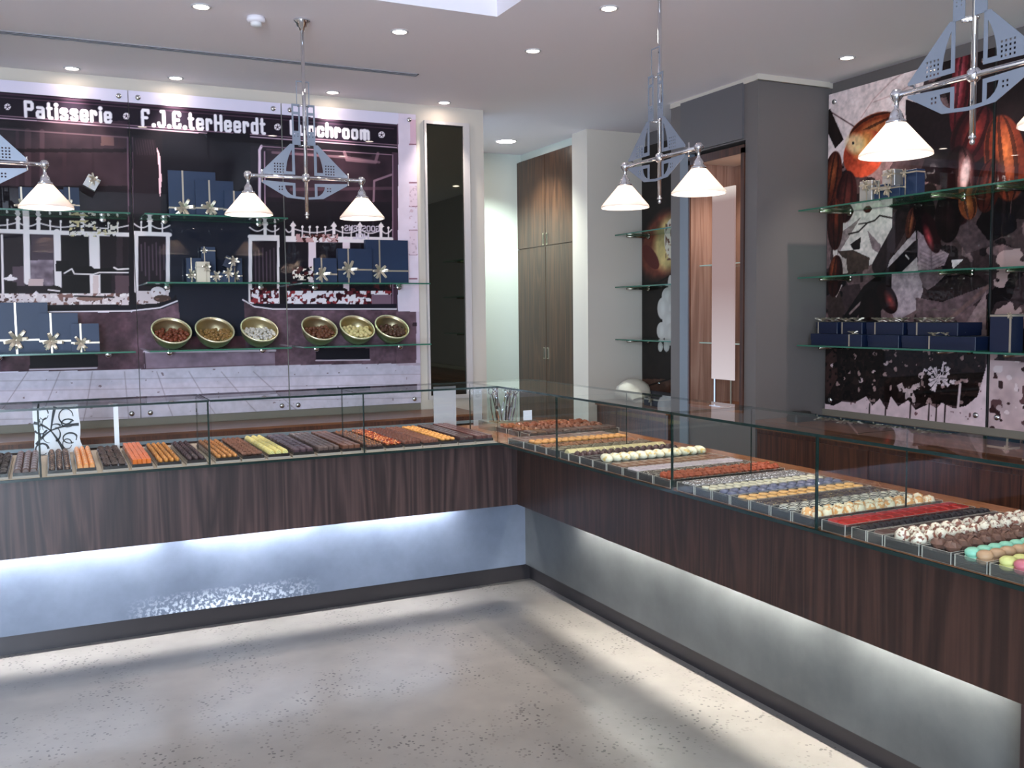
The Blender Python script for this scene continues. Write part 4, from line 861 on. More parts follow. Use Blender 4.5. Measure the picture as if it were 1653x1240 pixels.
SPEC = {'dkspeck': two_tone('dark_speckled', (52, 34, 34), (150, 120, 104), 130, .57), 'ygstripe': two_tone('yellow_green', (236, 218, 138), (178, 170, 108), 60, .62, True), 'glit': two_tone('orange_glitter', (150, 56, 34), (236, 160, 96), 120, .56, rough=.15)}
ords = ['first', 'second', 'third', 'fourth', 'fifth', 'sixth', 'seventh', 'eighth', 'ninth', 'tenth', 'eleventh', 'twelfth', 'thirteenth', 'fourteenth', 'fifteenth', 'sixteenth', 'seventeenth', 'eighteenth', 'nineteenth', 'twentieth', 'twenty-first', 'twenty-second', 'twenty-third', 'twenty-fourth', 'twenty-fifth', 'twenty-sixth']
M_TRB = pm('tray_black', (34, 27, 27), .25, coat=.3)
for i, ((a, b), (nm, desc, kd, cols, n, fit, col, hh)) in enumerate(zip(Lx, Lk)):
    y0, y1 = 4.785, 5.475; z = DECK+.0005
    tray(a, b, y0, y1, 'y', z, f'tray of {desc}s, {ords[i]} from the left, left counter', M_TRB, M_BEIGE, .010, .024)
    pl = (y1-y0-.014)/n; pw = (b-a-.012)/cols; mat = SPEC[col] if isinstance(col, str) else choc('choc_'+nm, col, .3 if kd in ('roll', 'stick', 'square', 'dome') else .6, .15, 90)
    h_ = hh or .018
    ms = mk(kd, pl*.97, pw*fit*.97, h_, [mat, choc('nut_bits', (160, 96, 52))] if kd == 'nut' else mat, 3 if kd in ('rock', 'nut') else 1)
    fill(nm, 'chocolate', f'{desc}, {ords[i]} tray from the left, left counter', f'{desc}s in their tray', a+.006, b-.006, y0+.007, y1-.007, z+.0245, 'y', cols, n, ms, .0008, .03)
# right counter trays, lengthwise in x; listed from the corner towards the viewer (y near edge, y far edge)
Rk = [
 (4.495, 4.680, 'mauve_slice', 'dusty mauve-brown flat slice', 'square', 2, 12, (116, 78, 70), None),
 (4.362, 4.488, 'amber_drop', 'amber coloured bumpy drop', 'ball', 2, 14, (212, 146, 74), .022),
 (4.240, 4.354, 'praline_crumble', 'orange-brown nut crumble piece', 'rock', 2, 14, (150, 92, 52), None),
 (4.120, 4.232, 'olive_truffle', 'grey-olive dusted truffle', 'rock', 2, 14, (120, 104, 84), None),
 (4.008, 4.088, 'cream_bar', 'cream white chocolate bar', 'roll', 1, 11, (236, 218, 160), .022),
 (3.900, 4.002, 'dark_shell', 'reddish dark shell chocolate', 'dome', 2, 15, (80, 48, 46), .022),
 (3.780, 3.892, 'coffee_square', 'black-brown coffee square', 'square', 2, 13, (56, 38, 36), None),
 (3.660, 3.772, 'white_truffle', 'large cream white truffle with yellow marbling', 'ball', 1, 12, 'cream', .042),
 (3.526, 3.652, 'nougat_slice', 'brown nougat slice', 'square', 2, 12, (134, 90, 68), None),
 (3.406, 3.516, 'lilac_square', 'pale lilac sugar square', 'square', 2, 12, (206, 190, 200), None),
 (3.290, 3.398, 'dotted_dark_square', 'dark square with white dots', 'square', 2, 13, 'wdots', None),
 (3.163, 3.282, 'chili_crisp', 'orange-red crisp flake', 'rock', 2, 18, (176, 76, 40), .030),
 (3.008, 3.118, 'silver_square', 'translucent grey square with silver flecks', 'square', 2, 12, 'silv', None),
 (2.900, 3.000, 'white_button', 'round white chocolate button', 'tablet', 2, 15, (228, 216, 184), None),
 (2.792, 2.892, 'blue_grey_shell', 'glossy blue-grey shell chocolate', 'dome', 2, 12, (100, 100, 124), .016),
 (2.682, 2.784, 'orange_tablet', 'flat pale orange oval tablet', 'tablet', 2, 12, (242, 182, 104), None),
 (2.574, 2.674, 'gold_dust_square', 'dark square with gold dust', 'square', 2, 13, 'gold', None),
 (2.466, 2.566, 'striped_dark_praline', 'dark praline with white diagonal stripes', 'dome', 2, 12, 'wstr', .018),
 (2.352, 2.458, 'caramel_seashell', 'cream and caramel seashell chocolate', 'shell', 2, 12, 'shell', .026),
 (2.220, 2.322, 'red_tablet', 'bright red glazed tablet', 'square', 2, 11, (196, 44, 36), None),
 (2.135, 2.193, 'black_stick', 'near-black chocolate stick', 'stick', 1, 22, (40, 28, 32), None),
 (2.070, 2.130, 'cocoa_sheet', 'flat milk brown cocoa sheet', 'square', 1, 9, (94, 62, 54), None),
 (1.935, 2.062, 'marbled_dome', 'cream dome marbled with brown', 'dome', 2, 12, 'marb', .036),
 (1.826, 1.925, 'milk_rock', 'bumpy milk brown rock chocolate', 'rock', 2, 12, (124, 82, 66), .036),
]
SPEC.update({'cream': two_tone('cream_marbled', (244, 234, 206), (232, 196, 120), 45, .60), 'wdots': two_tone('white_dotted', (58, 42, 38), (214, 206, 190), 150, .60), 'silv': two_tone('silver_flecked', (120, 114, 114), (226, 222, 222), 120, .57, rough=.15),
 'gold': two_tone('gold_dusted', (58, 42, 44), (186, 160, 110), 160, .63), 'wstr': two_tone('white_striped', (56, 42, 40), (232, 226, 206), 50, .72, True), 'shell': two_tone('shell_marbled', (240, 224, 192), (222, 160, 96), 70, .50), 'marb': two_tone('brown_marbled', (236, 222, 200), (140, 84, 66), 85, .54)})
for i, (a, b, nm, desc, kd, cols, n, col, hh) in enumerate(Rk):
    x0, x1 = 2.236, 2.835; z = DECK+.0005
    tray(x0, x1, a, b, 'x', z, f'tray of {desc}s, {ords[i]} from the corner, right counter', M_TRB, M_ACRYL, .034, .026, M_ACEDGE)
    pl = (x1-x0-.03)/n; pw = (b-a-.012)/cols; mat = SPEC[col] if isinstance(col, str) else choc('choc_'+nm, col, .3 if kd in ('roll', 'stick', 'square', 'dome', 'tablet') else .6, .12, 90)
    h_ = hh or (.010 if kd in ('square', 'tablet') else .016)
    f_ = .86 if kd in ('tablet',) else .94
    ms = mk(kd, pl*f_, pw*f_, h_, mat, 3 if kd == 'rock' else 1)
    fill(nm, 'chocolate', f'{desc}, {ords[i]} right counter tray from the corner', f'{desc}s in their tray', x0+.015, x1-.015, a+.006, b-.006, z+.0265, 'x', cols, n, ms, .001, .06)
# macarons in clear trays
def macaron(col, nm):
    sh = choc('macaron_'+nm, col, .55, .05, 30, coat=0); o = bpy.data.objects.new('macaron', MB().lathe([(.001, .018), (.019, .018), (.022, .021), (.021, .029), (.014, .035), (.001, .036)], 18).lathe([(.001, 0), (.016, .001), (.022, .006), (.022, .013), (.019, .015), (.001, .015)], 18).mesh('macaron', sh)); COL.objects.link(o)
    f_ = MB().lathe([(.001, .0145), (.018, .0145), (.018, .0185), (.001, .0185)], 16).build('filling', choc('filling_'+nm, tuple(int(x*.86) for x in col), .5, 0.01), o); return o
MC = [('mint green', (150, 216, 186), 1.775), ('light brown', (206, 160, 122), 1.735), ('lemon yellow', (232, 226, 140), 1.665), ('rose pink', (222, 116, 130), 1.625)]
tray(2.236, 2.835, 1.712, 1.814, 'x', DECK+.0005, 'clear tray of mint green and light brown macarons near the right photo edge', M_ACRYL, M_ACRYL, .034, .020, M_ACEDGE)
tray(2.236, 2.835, 1.602, 1.704, 'x', DECK+.0005, 'clear tray of yellow and pink macarons at the right photo edge', M_ACRYL, M_ACRYL, .034, .020, M_ACEDGE)
for k, (nm, col, yy) in enumerate(MC):
    proto = macaron(col, nm.replace(' ', '_'))
    for j in range(12):
        o = proto if j == 0 else copy_tree(proto)
        o.location = (2.262+j*.0455, yy+random.uniform(-.002, .002), DECK+.0215); o.rotation_euler = (random.uniform(-.12, .12), .28+random.uniform(-.06, .06), random.uniform(0, 6)); o.rotation_euler = (0, -.10, 0); tag(o, f'{nm} macaron in a row on a clear tray', 'macaron', f'{nm} macarons')
# ---- corner deck: three trays and the back boards
M_RB = choc('choc_red_brown', (110, 56, 38), .5, .2, 60)
for i, (a, b, desc, col, kd, nm) in enumerate(((4.79, 4.90, 'dark cocoa nib square', (70, 44, 38), 'square', 'nib_square'), (4.93, 5.06, 'reddish crumbly brown rock', (112, 62, 42), 'rock', 'red_brown_rock'), (5.09, 5.24, 'rust brown flaky piece', (132, 66, 36), 'rock', 'rust_flake'))):
    x0, x1 = 2.42, 3.02; tray(x0, x1, a, b, 'x', DECK+.0005, f'tray of {desc}s in the corner of the counters, {ords[i]} from the front', M_TRB, M_ACRYL, .030, .022, M_ACEDGE)
    mat = choc('choc_'+nm, col, .6, .2, 70); ms = mk(kd, .05, .055, .018 if kd == 'square' else .028, mat, 3 if kd == 'rock' else 1)
    fill(nm, 'chocolate', f'{desc} in the corner of the counters', f'{desc}s in the corner', x0+.01, x1-.01, a+.006, b-.006, DECK+.0230, 'x', 2, 11, ms, .002, .2)
# ---- upright cards behind the trays
def scroll_card():
    o = empty('patterned_card', (.017, 5.52, DECK+.0005), 'white card with black scrollwork standing behind the trays at the far left', 'card')
    me = MB(); n = 10; H = .262; xs = .112
    out = [(-xs, 0), (xs*.86, .012), (xs*.9, .05), (xs*.98, .10), (xs, .15), (xs*.95, .20), (xs*.93, H), (-xs, H-.006), (-xs, .19), (-xs*.93, .12), (-xs*.98, .07)]
    vs = [(x, -.002, z) for x, z in out]+[(x, .002, z) for x, z in out]; k = len(out)
    fs = [tuple(range(k)), tuple(range(2*k-1, k-1, -1))]+[(i, k+i, k+(i+1) % k, (i+1) % k) for i in range(k)]
    MB().add(vs, fs).build('card_sheet', pm('card_white', (222, 228, 240), .5), o)
    ink = MB(); c0 = (-.03, .13)
    def st(P, w0, w1):
        P = [Vector((p[0], -.0028, p[1])) for p in P]; V = []; Fq = []
        for i, p in enumerate(P):
            t = (P[min(i+1, len(P)-1)]-P[max(i-1, 0)]).normalized(); nn = Vector((-t.z, 0, t.x)); w_ = (w0+(w1-w0)*i/(len(P)-1))*1.05; V += [tuple(p-nn*w_), tuple(p+nn*w_)]
        Fq = [(2*i, 2*i+1, 2*i+3, 2*i+2) for i in range(len(P)-1)]; ink.add(V, Fq)
    def arc(cx, cz, r, a0, a1, w0, w1, q=1.0): st([(cx+r*math.cos(a0+(a1-a0)*t/16), cz+r*q*math.sin(a0+(a1-a0)*t/16)) for t in range(17)], w0, w1)
    for (ex, ez) in ((.105, .155), (.035, .005), (-.108, .175), (-.10, .06), (-.005, .255)): 
        mx_, mz = (c0[0]+ex)/2, (c0[1]+ez)/2+.006; st([(c0[0]+(ex-c0[0])*t/8, c0[1]+(ez-c0[1])*t/8+.008*math.sin(PI*t/8)) for t in range(9)], .003, .0075)
    arc(.045, .20, .034, 0, 5.6, .002, .004, 1.2); arc(.052, .165, .030, .4, 6, .004, .0015, .7); arc(.06, .085, .034, -.5, 5.2, .005, .002, .8); arc(.045, .055, .022, 0, 6, .003, .0015, 1.2)
    arc(-.06, .22, .022, 0, 6, .003, .0015, 1.4); arc(-.075, .035, .030, 0, 5.5, .0055, .0015, 1.0); arc(-.04, .10, .028, 1.8, 4.8, .004, .001, 1.2); arc(-.01, .11, .024, -1.5, 1.6, .005, .001, 1.5); arc(-.005, .15, .022, .2, 2.9, .005, .001, .6); arc(-.05, .16, .02, 1.5, 4, .004, .001, 1.8); arc(-.075, .14, .03, 3.4, 6, .005, .001, .8)
    ink.build('scrollwork', pm('ink_black', (28, 32, 44), .5), o)
scroll_card()
o = tag(MB().add([(-.022, 0, 0), (.022, 0, 0), (.024, 0, .03), (.012, 0, .06), (.008, 0, .085), (.002, 0, .13), (-.004, 0, .085), (-.012, 0, .05), (-.022, .004, 0), (.022, .004, 0), (.024, .004, .03), (.012, .004, .06), (.008, .004, .085), (.002, .004, .13), (-.004, .004, .085), (-.012, .004, .05)], [tuple(range(8)), tuple(range(15, 7, -1))]+[(i, 8+i, 8+(i+1) % 8, (i+1) % 8) for i in range(8)]).build('pointed_card', pm('card_white', (222, 228, 240)), loc=(.115, 5.51, DECK+.0005)), 'small pointed white card behind the peach coloured rolls', 'card')
tag(MB().box(-.012, .012, -.003, .003, 0, .255).build('white_strip', pm('card_white', (222, 228, 240)), loc=(.305, 5.52, DECK+.0005)), 'narrow upright white strip behind the trays on the left counter', 'card')
M_WSC = glassy('frosted_white', (.5, .52, .55), (200, 204, 214), .6)
tag(MB().box(-.075, .075, -.003, .003, 0, .262).build('frosted_screen', M_WSC, loc=(2.215, 5.55, DECK+.0005)), 'upright frosted white screen behind the left counter trays near the corner', 'screen')
tag(MB().box(-.03, .03, -.003, .003, 0, .262).build('frosted_screen', M_WSC, loc=(2.44, 5.55, DECK+.0005)), 'narrow frosted white screen just behind the container of tongs', 'screen')
# tongs in a clear container
tj = empty('clear_container', (2.50, 5.30, DECK+.032), 'clear container holding silver loop-ended tongs in the counter corner', 'container')
tj.location.z = DECK+.0505
m = MB(); 
m.lathe([(.088, 0), (.098, .15), (.094, .15), (.084, .004), (.001, .004)], 24); m.build('jar', M_GLASS, tj)
def tongs(x, y, lean, turn, label):
    t = empty('serving_tongs', (x, y, DECK+.057), label, 'tongs', 'tongs in the clear container'); t.rotation_euler = (lean*math.sin(turn), lean*math.cos(turn), turn)
    m = MB()
    for s_ in (-1, 1):
        m.strip([(s_*.010, 0, 0), (s_*.014, 0, .08), (s_*.008, 0, .15), (s_*.004, 0, .165)], (0, 1, 0), .014, .002)
    m.build('arms', M_CHROME, t)
    l = MB(); l.strip([(.018*math.sin(a), 0, .185-.020*math.cos(a)) for a in [i*2*PI/14 for i in range(15)]], (0, 1, 0), .012, .002); l.build('loop', M_CHROME, t)
for k, (dx, dy, ln, tn) in enumerate(((-.055, 0, -.14, 0), (-.02, .03, -.05, .8), (.012, -.03, .10, .3), (.04, .01, .19, 0), (-.005, .0, .2, .2), (-.035, -.04, -.18, .2), (.035, -.035, .2, .1))): tongs(2.50+dx, 5.30+dy, ln, tn, 'silver loop-ended tongs standing in the clear container')
tag(MB().box(-.03, .03, -.002, .002, 0, .06).build('price_card', pm('card_white', (222, 228, 240)), loc=(2.66, 5.28, DECK+.0505)), 'small blank white card beside the container of tongs', 'card')
# base riser under corner container
tag(MB().box(2.40, 2.72, 5.255, 5.45, DECK+.0005, DECK+.0495).build('riser', M_ACRYL), 'low clear riser under the container of tongs', 'stand')
# ------------------------------------------------------------------ gift boxes
def bow_mesh(s, tails=3, seed=0):
    r = random.Random(seed); m = MB(); n = 6
    for k in range(n):
        a = 2*PI*k/n+r.uniform(-.25, .25); L = s*r.uniform(.75, 1.1); d = Vector((math.cos(a), 0, math.sin(a))); side = Vector((-math.sin(a), 0, math.cos(a))); P = []
        for i in range(9): t = i/8*2*PI; P.append(d*(L*(1-math.cos(t))/2)+Vector((0, -1, 0))*(s*.10+s*.42*max(0, math.sin(t/2))*(1-.35*math.cos(t/2)))+side*(s*.05*math.sin(t)))
        m.strip(P, side, s*.24, .0012)
    for k in range(tails):
        a = -PI/2+r.uniform(-.9, .9); L = s*r.uniform(.8, 1.1); d = Vector((math.cos(a), 0, math.sin(a))); side = Vector((-math.sin(a), 0, math.cos(a)))
        m.strip([d*(L*t)+Vector((0, -s*.12*math.sin(t*3)-s*.06, 0)) for t in (0, .3, .6, 1)], side, s*.17, .0012)
    m.ball((0, -s*.14, 0), s*.16, 8, sq=(1, .8, 1)); return m
def gift(loc, w, h, d, label, group, fx=.35, fz=.27, bow=.06, rot=(0, 0, 0), rib_m=None, body=None, name='gift_box', lid=True, seed=None):
    """standing box: front on -Y, origin at the middle of its bottom front edge..back"""
    o = empty(name, loc, label, 'gift box', group, rot); e = .003
    MB().bbox(-w/2, w/2, -d, 0, 0, h, .002).build('box', body or M_NAVY, o)
    if lid: MB().box(-w/2-.001, w/2+.001, -d-.0015, -d*.45, -.0+.0005, h+.0012).build('lid', body or M_NAVY, o)
    x = -w/2+w*fx; z = h*fz; rw = .011 if w > .12 else .008; z = max(z, bow*1.12) if rot[1] == 0 else z; yf = -d-.0025
    m = MB(); m.box(x-rw/2, x+rw/2, yf-.0006, yf+.0006, 0, h+.002); m.box(x-rw/2, x+rw/2, yf, 0, h+.0013, h+.0024)
    m.box(-w/2-.002, w/2+.002, yf-.0012, yf-.0002, z-rw/2, z+rw/2); m.box(w/2+.0011, w/2+.0022, yf, 0, z-rw/2, z+rw/2); m.box(-w/2-.0022, -w/2-.0011, yf, 0, z-rw/2, z+rw/2)
    m.build('ribbon', rib_m or M_SATIN, o)
    b = bow_mesh(bow, 3, seed if seed is not None else int(abs(loc[0]*1000+loc[1]*77+loc[2]*31))).build('bow', M_SATIN, o, (x, yf-.001, z)); return o
def wallbox(u0, u1, vt, zb, yback, label, group, **kw):
    yf = yback-.045 if 'd' not in kw else yback-kw['d']
    x0 = on_plane(u0, vt, 1, yf)[0]; x1 = on_plane(u1, vt, 1, yf)[0]; zt = on_plane((u0+u1)/2, vt, 1, yf)[2]; d = kw.pop('d', .045)
    return gift(((x0+x1)/2, yback, zb+.0005), x1-x0, zt-zb, d, label, group, **kw)
g1 = 'gift boxes on the top centre shelf'; g2 = 'small gifts on the middle centre shelf'; g3 = 'gift boxes on the middle right shelf'; g4 = 'gift boxes on the bottom left shelf'
wallbox(271, 347, 277, 2.27, 6.74, 'largest navy gift box on the top shelf at the doorway of the mural', g1, fx=.3, fz=.2, bow=.062)
wallbox(315, 376, 292, 2.27, 6.66, 'middle-sized navy gift box on the top shelf, between two others', g1, fx=.36, fz=.26, bow=.058, seed=3)
wallbox(362, 402, 309, 2.27, 6.59, 'smallest navy gift box on the top shelf, partly behind the pendant shade', g1, fx=.38, fz=.3, bow=.045)
wallbox(30, 68, 303, 2.27, 6.72, 'navy gift box behind the left pendant shade, left part visible', 'gift boxes on the top left shelf', fx=.1, fz=.25, bow=.045)
wallbox(103, 127, 303, 2.27, 6.60, 'small navy gift box just right of the left pendant shade', 'gift boxes on the top left shelf', fx=.35, fz=.2, bow=.04, d=.06)
wallbox(78, 102, 306, 2.27, 6.60, 'small navy gift box hidden behind the left pendant shade', 'gift boxes on the top left shelf', fx=.5, fz=.3, bow=.03, d=.06)
gift((.262, 6.60, 2.40), .075, .075, .05, 'silver-topped small box tilted on top of the boxes behind the left pendant shade', 'gift boxes on the top left shelf', .5, .8, .035, (0, .5, 0), body=pm('silver_card', (186, 182, 178), .3, .6)).location.z = on_plane(90, 306, 1, 6.54)[2]+.021
wallbox(508, 543, 417, 1.842, 6.60, 'smallest navy gift box on the middle shelf right of the doorway', g3, fx=.3, fz=.2, bow=.055)
wallbox(545, 600, 402, 1.842, 6.66, 'middle-sized navy gift box on the middle right shelf', g3, fx=.3, fz=.4, bow=.06, seed=5)
wallbox(590, 658, 388, 1.842, 6.735, 'largest navy gift box on the middle right shelf, next to the mirror', g3, fx=.32, fz=.3, bow=.06)
wallbox(-12, 76, 489, 1.41, 6.735, 'largest navy gift box on the bottom left shelf, cut by the photo edge', g4, fx=.4, fz=.2, bow=.07)
wallbox(62, 125, 506, 1.41, 6.66, 'middle-sized navy gift box on the bottom left shelf', g4, fx=.3, fz=.24, bow=.062, seed=8)
wallbox(114, 159, 523, 1.41, 6.59, 'smallest navy gift box on the bottom left shelf', g4, fx=.34, fz=.3, bow=.05, seed=2)
wallbox(301, 325, 417, 1.842, 6.70, 'small navy box at the left end of the cluster on the middle centre shelf', g2, fx=.3, fz=.35, bow=.04)
wallbox(325, 347, 399, 1.842, 6.735, 'tallest slim navy box at the back of the middle centre cluster', g2, fx=.2, fz=.9, bow=.02)
wallbox(370, 390, 417, 1.842, 6.70, 'small navy box at the right end of the middle centre cluster', g2, fx=.4, fz=.3, bow=.036)
wallbox(340, 362, 440, 1.842, 6.60, 'low navy box with a silver bow in front of the middle centre cluster', g2, fx=.4, fz=.65, bow=.036, d=.06)
wallbox(360, 378, 437, 1.842, 6.58, 'low navy box with a drooping bow in the middle centre cluster', g2, fx=.5, fz=.8, bow=.036, d=.06)
wallbox(317, 338, 423, 1.842, 6.60, 'cream silver wrapped box in the middle centre cluster', g2, fx=.75, fz=.75, bow=.034, d=.06, body=pm('champagne_card', (206, 196, 176), .35, .5))
gift((1.085, 6.60, 1.945), .075, .075, .06, 'dark box tipped on top of the middle centre cluster', g2, .7, .8, .036, (0, .42, 0), body=M_NAVYD).location.z = on_plane(369, 437, 1, 6.52)[2]+.018
# standing boxes on the right wall
def at_x(u, v, x): return on_plane(u, v, 0, x)
gR = 'gift boxes on the bottom right shelf'
def sidebox(y0, y1, zb, h, xback, d, label, group, **kw): return gift((xback, (y0+y1)/2, zb+.0005), y1-y0, h, d, label, group, rot=(0, 0, -PI/2), body=M_NAVYR, **kw)
y = lambda u, v=520, x=4.6: on_plane(u, v, 0, x)[1]
sidebox(y(1632), y(1597), 1.381, on_plane(1610, 508, 0, 4.6)[2]-1.381, 4.70, .09, 'low standing navy gift box at the right photo edge', gR, fx=.93, fz=.97, bow=.02)
sidebox(y(1690), y(1627), 1.381, on_plane(1640, 485, 0, 4.7)[2]-1.381, 4.80, .05, 'middle standing navy gift box at the right photo edge', gR, fx=.62, fz=.97, bow=.04)
sidebox(y(1720), y(1644), 1.381, on_plane(1640, 451, 0, 4.8)[2]-1.381, 4.87, .05, 'tallest standing navy gift box at the right photo edge', gR, fx=.7, fz=.5, bow=.03)
# cluster on the top right shelf
gT = 'small gifts on the top shelf of the cocoa mural'
def small(u, v_top, v_bot, wpx, x, label, **kw):
    zb = kw.pop('zb', 2.2855); yc = on_plane(u, v_bot, 0, x)[1]; wd_ = abs(on_plane(u-wpx/2, v_bot, 0, x)[1]-on_plane(u+wpx/2, v_bot, 0, x)[1]); h_ = on_plane(u, v_top, 0, x)[2]-on_plane(u, v_bot, 0, x)[2]
    r = kw.pop('tilt', 0)
    g_ = gift((x+.07, yc, zb), wd_, h_, .07, label, gT, rot=(0, r, -PI/2) if not r else (0, 0, -PI/2), lid=False, **kw)
    if r: g_.rotation_euler = Matrix.Rotation(-PI/2, 3, 'Z').to_4x4().to_3x3().to_euler(); g_.rotation_euler.rotate_axis('Y', r)
    return g_
small(1468, 271, 315, 22, 4.66, 'tall navy box at the right of the gift cluster under the nearest pendant shade', fx=.2, fz=.9, bow=.025)
small(1452, 275, 312, 16, 4.78, 'navy box behind the bow in the gift cluster under the nearest pendant shade', fx=.8, fz=.6, bow=.035)
small(1440, 297, 317, 24, 4.62, 'low navy box with two bows in the gift cluster under the nearest pendant shade', fx=.3, fz=.85, bow=.045)
small(1420, 297, 322, 18, 4.62, 'low navy box with a spiky bow in the gift cluster under the nearest pendant shade', fx=.5, fz=.8, bow=.045)
small(1397, 290, 325, 20, 4.64, 'silver-faced navy box leaning at the left of the gift cluster', fx=.6, fz=.8, bow=.04, body=pm('silver_card', (186, 182, 178), .3, .6), tilt=0)
small(1434, 262, 288, 20, 4.66, 'silver wrapped box on top of the gift cluster under the nearest pendant shade', fx=.75, fz=.7, bow=.04, body=pm('silver_card', (186, 182, 178), .3, .6), zb=2.37)
# flat boxes with bows on the bottom right shelf
gF = 'flat gift boxes on the bottom shelf of the cocoa mural'
def flat(y0, y1, zb, label, h=.075, x0=4.57, d=.20, fx=.3, bw=.034, seed=1, nb=1, rib=True):
    o = empty('flat_gift_box', (x0, (y0+y1)/2, zb+.0005), label, 'gift box', gF); L = y1-y0
    MB().bbox(0, d, -L/2, L/2, 0, h*.62, .002).build('box', M_NAVYD, o); MB().bbox(-.002, d+.002, -L/2-.002, L/2+.002, h*.45, h, .002).build('lid', M_NAVYR, o)
    yr = L/2-L*fx; m = MB(); m.box(-.0035, -.0025, yr-.005, yr+.005, 0, h+.001); m.box(-.0035, d+.002, yr-.005, yr+.005, h+.0004, h+.0014); 
    if rib: m.build('ribbon', M_SATIN, o)
    for k in range(nb):
        b = bow_mesh(bw, 2, seed+k).build('bow', M_SATIN, o, (.03+k*.05, yr-(k*.045), h+.001)); b.rotation_euler = (-PI/2, 0, 0)
xf = 4.57; q = lambda u, v=560: on_plane(u, v, 0, xf)[1]
for i, (ua, ub, fx, nb, t) in enumerate(((1303, 1365, .3, 1, 'at the pier end of the lower layer'), (1367, 1392, .18, 1, 'small with a round bow, second in the lower layer'), (1394, 1445, .5, 1, 'in the middle of the lower layer'), (1449, 1494, .5, 1, 'fourth in the lower layer'), (1496, 1576, .06, 3, 'longest, with curly bows, at the near end of the lower layer'))):
    flat(q(ub)+.003, q(ua)-.003, 1.385, 'flat navy gift box '+t, fx=fx, seed=i*3, nb=nb if i in (1, 4) else 0, rib=i in (1, 4), x0=4.565 if i in (1, 4) else 4.60, bw=.036)
for i, (ua, ub, fx, nb, t) in enumerate(((1304, 1338, .1, 2, 'at the pier end of the upper layer'), (1342, 1378, .1, 2, 'second in the upper layer'), (1384, 1444, .25, 3, 'with curly bows in the middle of the upper layer'), (1450, 1532, .2, 3, 'longest of the upper layer'))):
    flat(q(ub, 520)+.003, q(ua, 520)-.003, 1.4612, 'flat navy gift box '+t, fx=fx, seed=40+i*3, nb=nb, x0=4.645, bw=.05)
# ------------------------------------------------------------------ bowls with sweets
PC = {'cocoa truffle': ((120, 52, 26), 'ball', .030), 'cinnamon almond': ((150, 112, 58), 'rock', .024), 'white coated nut': ((226, 218, 208), 'rock', .022), 'brown truffle': ((112, 62, 38), 'ball', .034), 'cream truffle': ((234, 214, 150), 'ball', .034), 'dark truffle': ((84, 48, 32), 'ball', .034)}
def bowl(u, what, label):
    col, kd, sz = PC[what]; R = .122; yb = 6.56; x = on_plane(u, 535, 1, yb)[0]; T = math.radians(40); zc = 1.4105+R
    o = empty('brass_bowl', (x, yb, zc), label, 'bowl', 'brass bowls on the bottom shelf'); o.rotation_euler = (T, math.radians(6), 0)
    prof = [(.001, -R)]+[(R*math.sin(a), -R*math.cos(a)) for a in [i*PI/2/10 for i in range(1, 11)]]+[((R-.004)*math.sin(a), -(R-.004)*math.cos(a)) for a in [i*PI/2/10 for i in range(10, 0, -1)]]+[(.001, -R+.004)]
    MB().lathe(prof, 36, caps=False).build('shell', M_GOLD, o)
    MB().tube([((R+.001)*math.cos(a), (R+.001)*math.sin(a), .001) for a in [i*2*PI/40 for i in range(40)]], .0055, 8, closed=True).build('rolled_rim', M_RIM, o)
    mat = choc('sweet_'+what.replace(' ', '_'), col, .6, .25, 80); ms = [shape(kd, sz, sz, sz*.9).mesh('sweet', mat) for _ in range(3)]
    nm = what.replace(' ', '_'); rr = random.Random(int(u)); cnt = 0; pts = []
    for lay in range(3):
        for t in range(260):
            px_ = rr.uniform(-.1, .1); py = rr.uniform(-.1, .08); pz = -.068+(py+.093)*.42-lay*.02; 
            if px_**2+py**2+pz**2 > (R-.004-sz*.52)**2: continue
            if any((px_-a)**2+(py-b)**2+(pz-c_)**2 < (sz*.72)**2 for a, b, c_ in pts): continue
            pts.append((px_, py, pz))
    for p_ in pts[:60]:
        s_ = bpy.data.objects.new(nm, ms[rr.randrange(3)]); COL.objects.link(s_); s_.location = (x+p_[0], yb+p_[1], zc+p_[2]-sz*.4); s_.rotation_euler = (rr.uniform(-.5, .5), rr.uniform(-.5, .5), rr.uniform(0, 6)); tag(s_, f'{what} heaped in a tilted brass bowl', 'sweet', f'{what}s in the brass bowl')
bowl(277, 'cocoa truffle', 'tilted brass bowl of red-brown truffles, leftmost on the bottom shelf'); bowl(347, 'cinnamon almond', 'tilted brass bowl of golden brown nuts, second from the left'); bowl(419, 'white coated nut', 'tilted brass bowl of white coated nuts, third from the left')
bowl(516, 'brown truffle', 'tilted brass bowl of brown truffles, first on the right-hand shelf'); bowl(577, 'cream truffle', 'tilted brass bowl of cream yellow truffles'); bowl(633, 'dark truffle', 'tilted brass bowl of dark truffles, nearest the mirror')
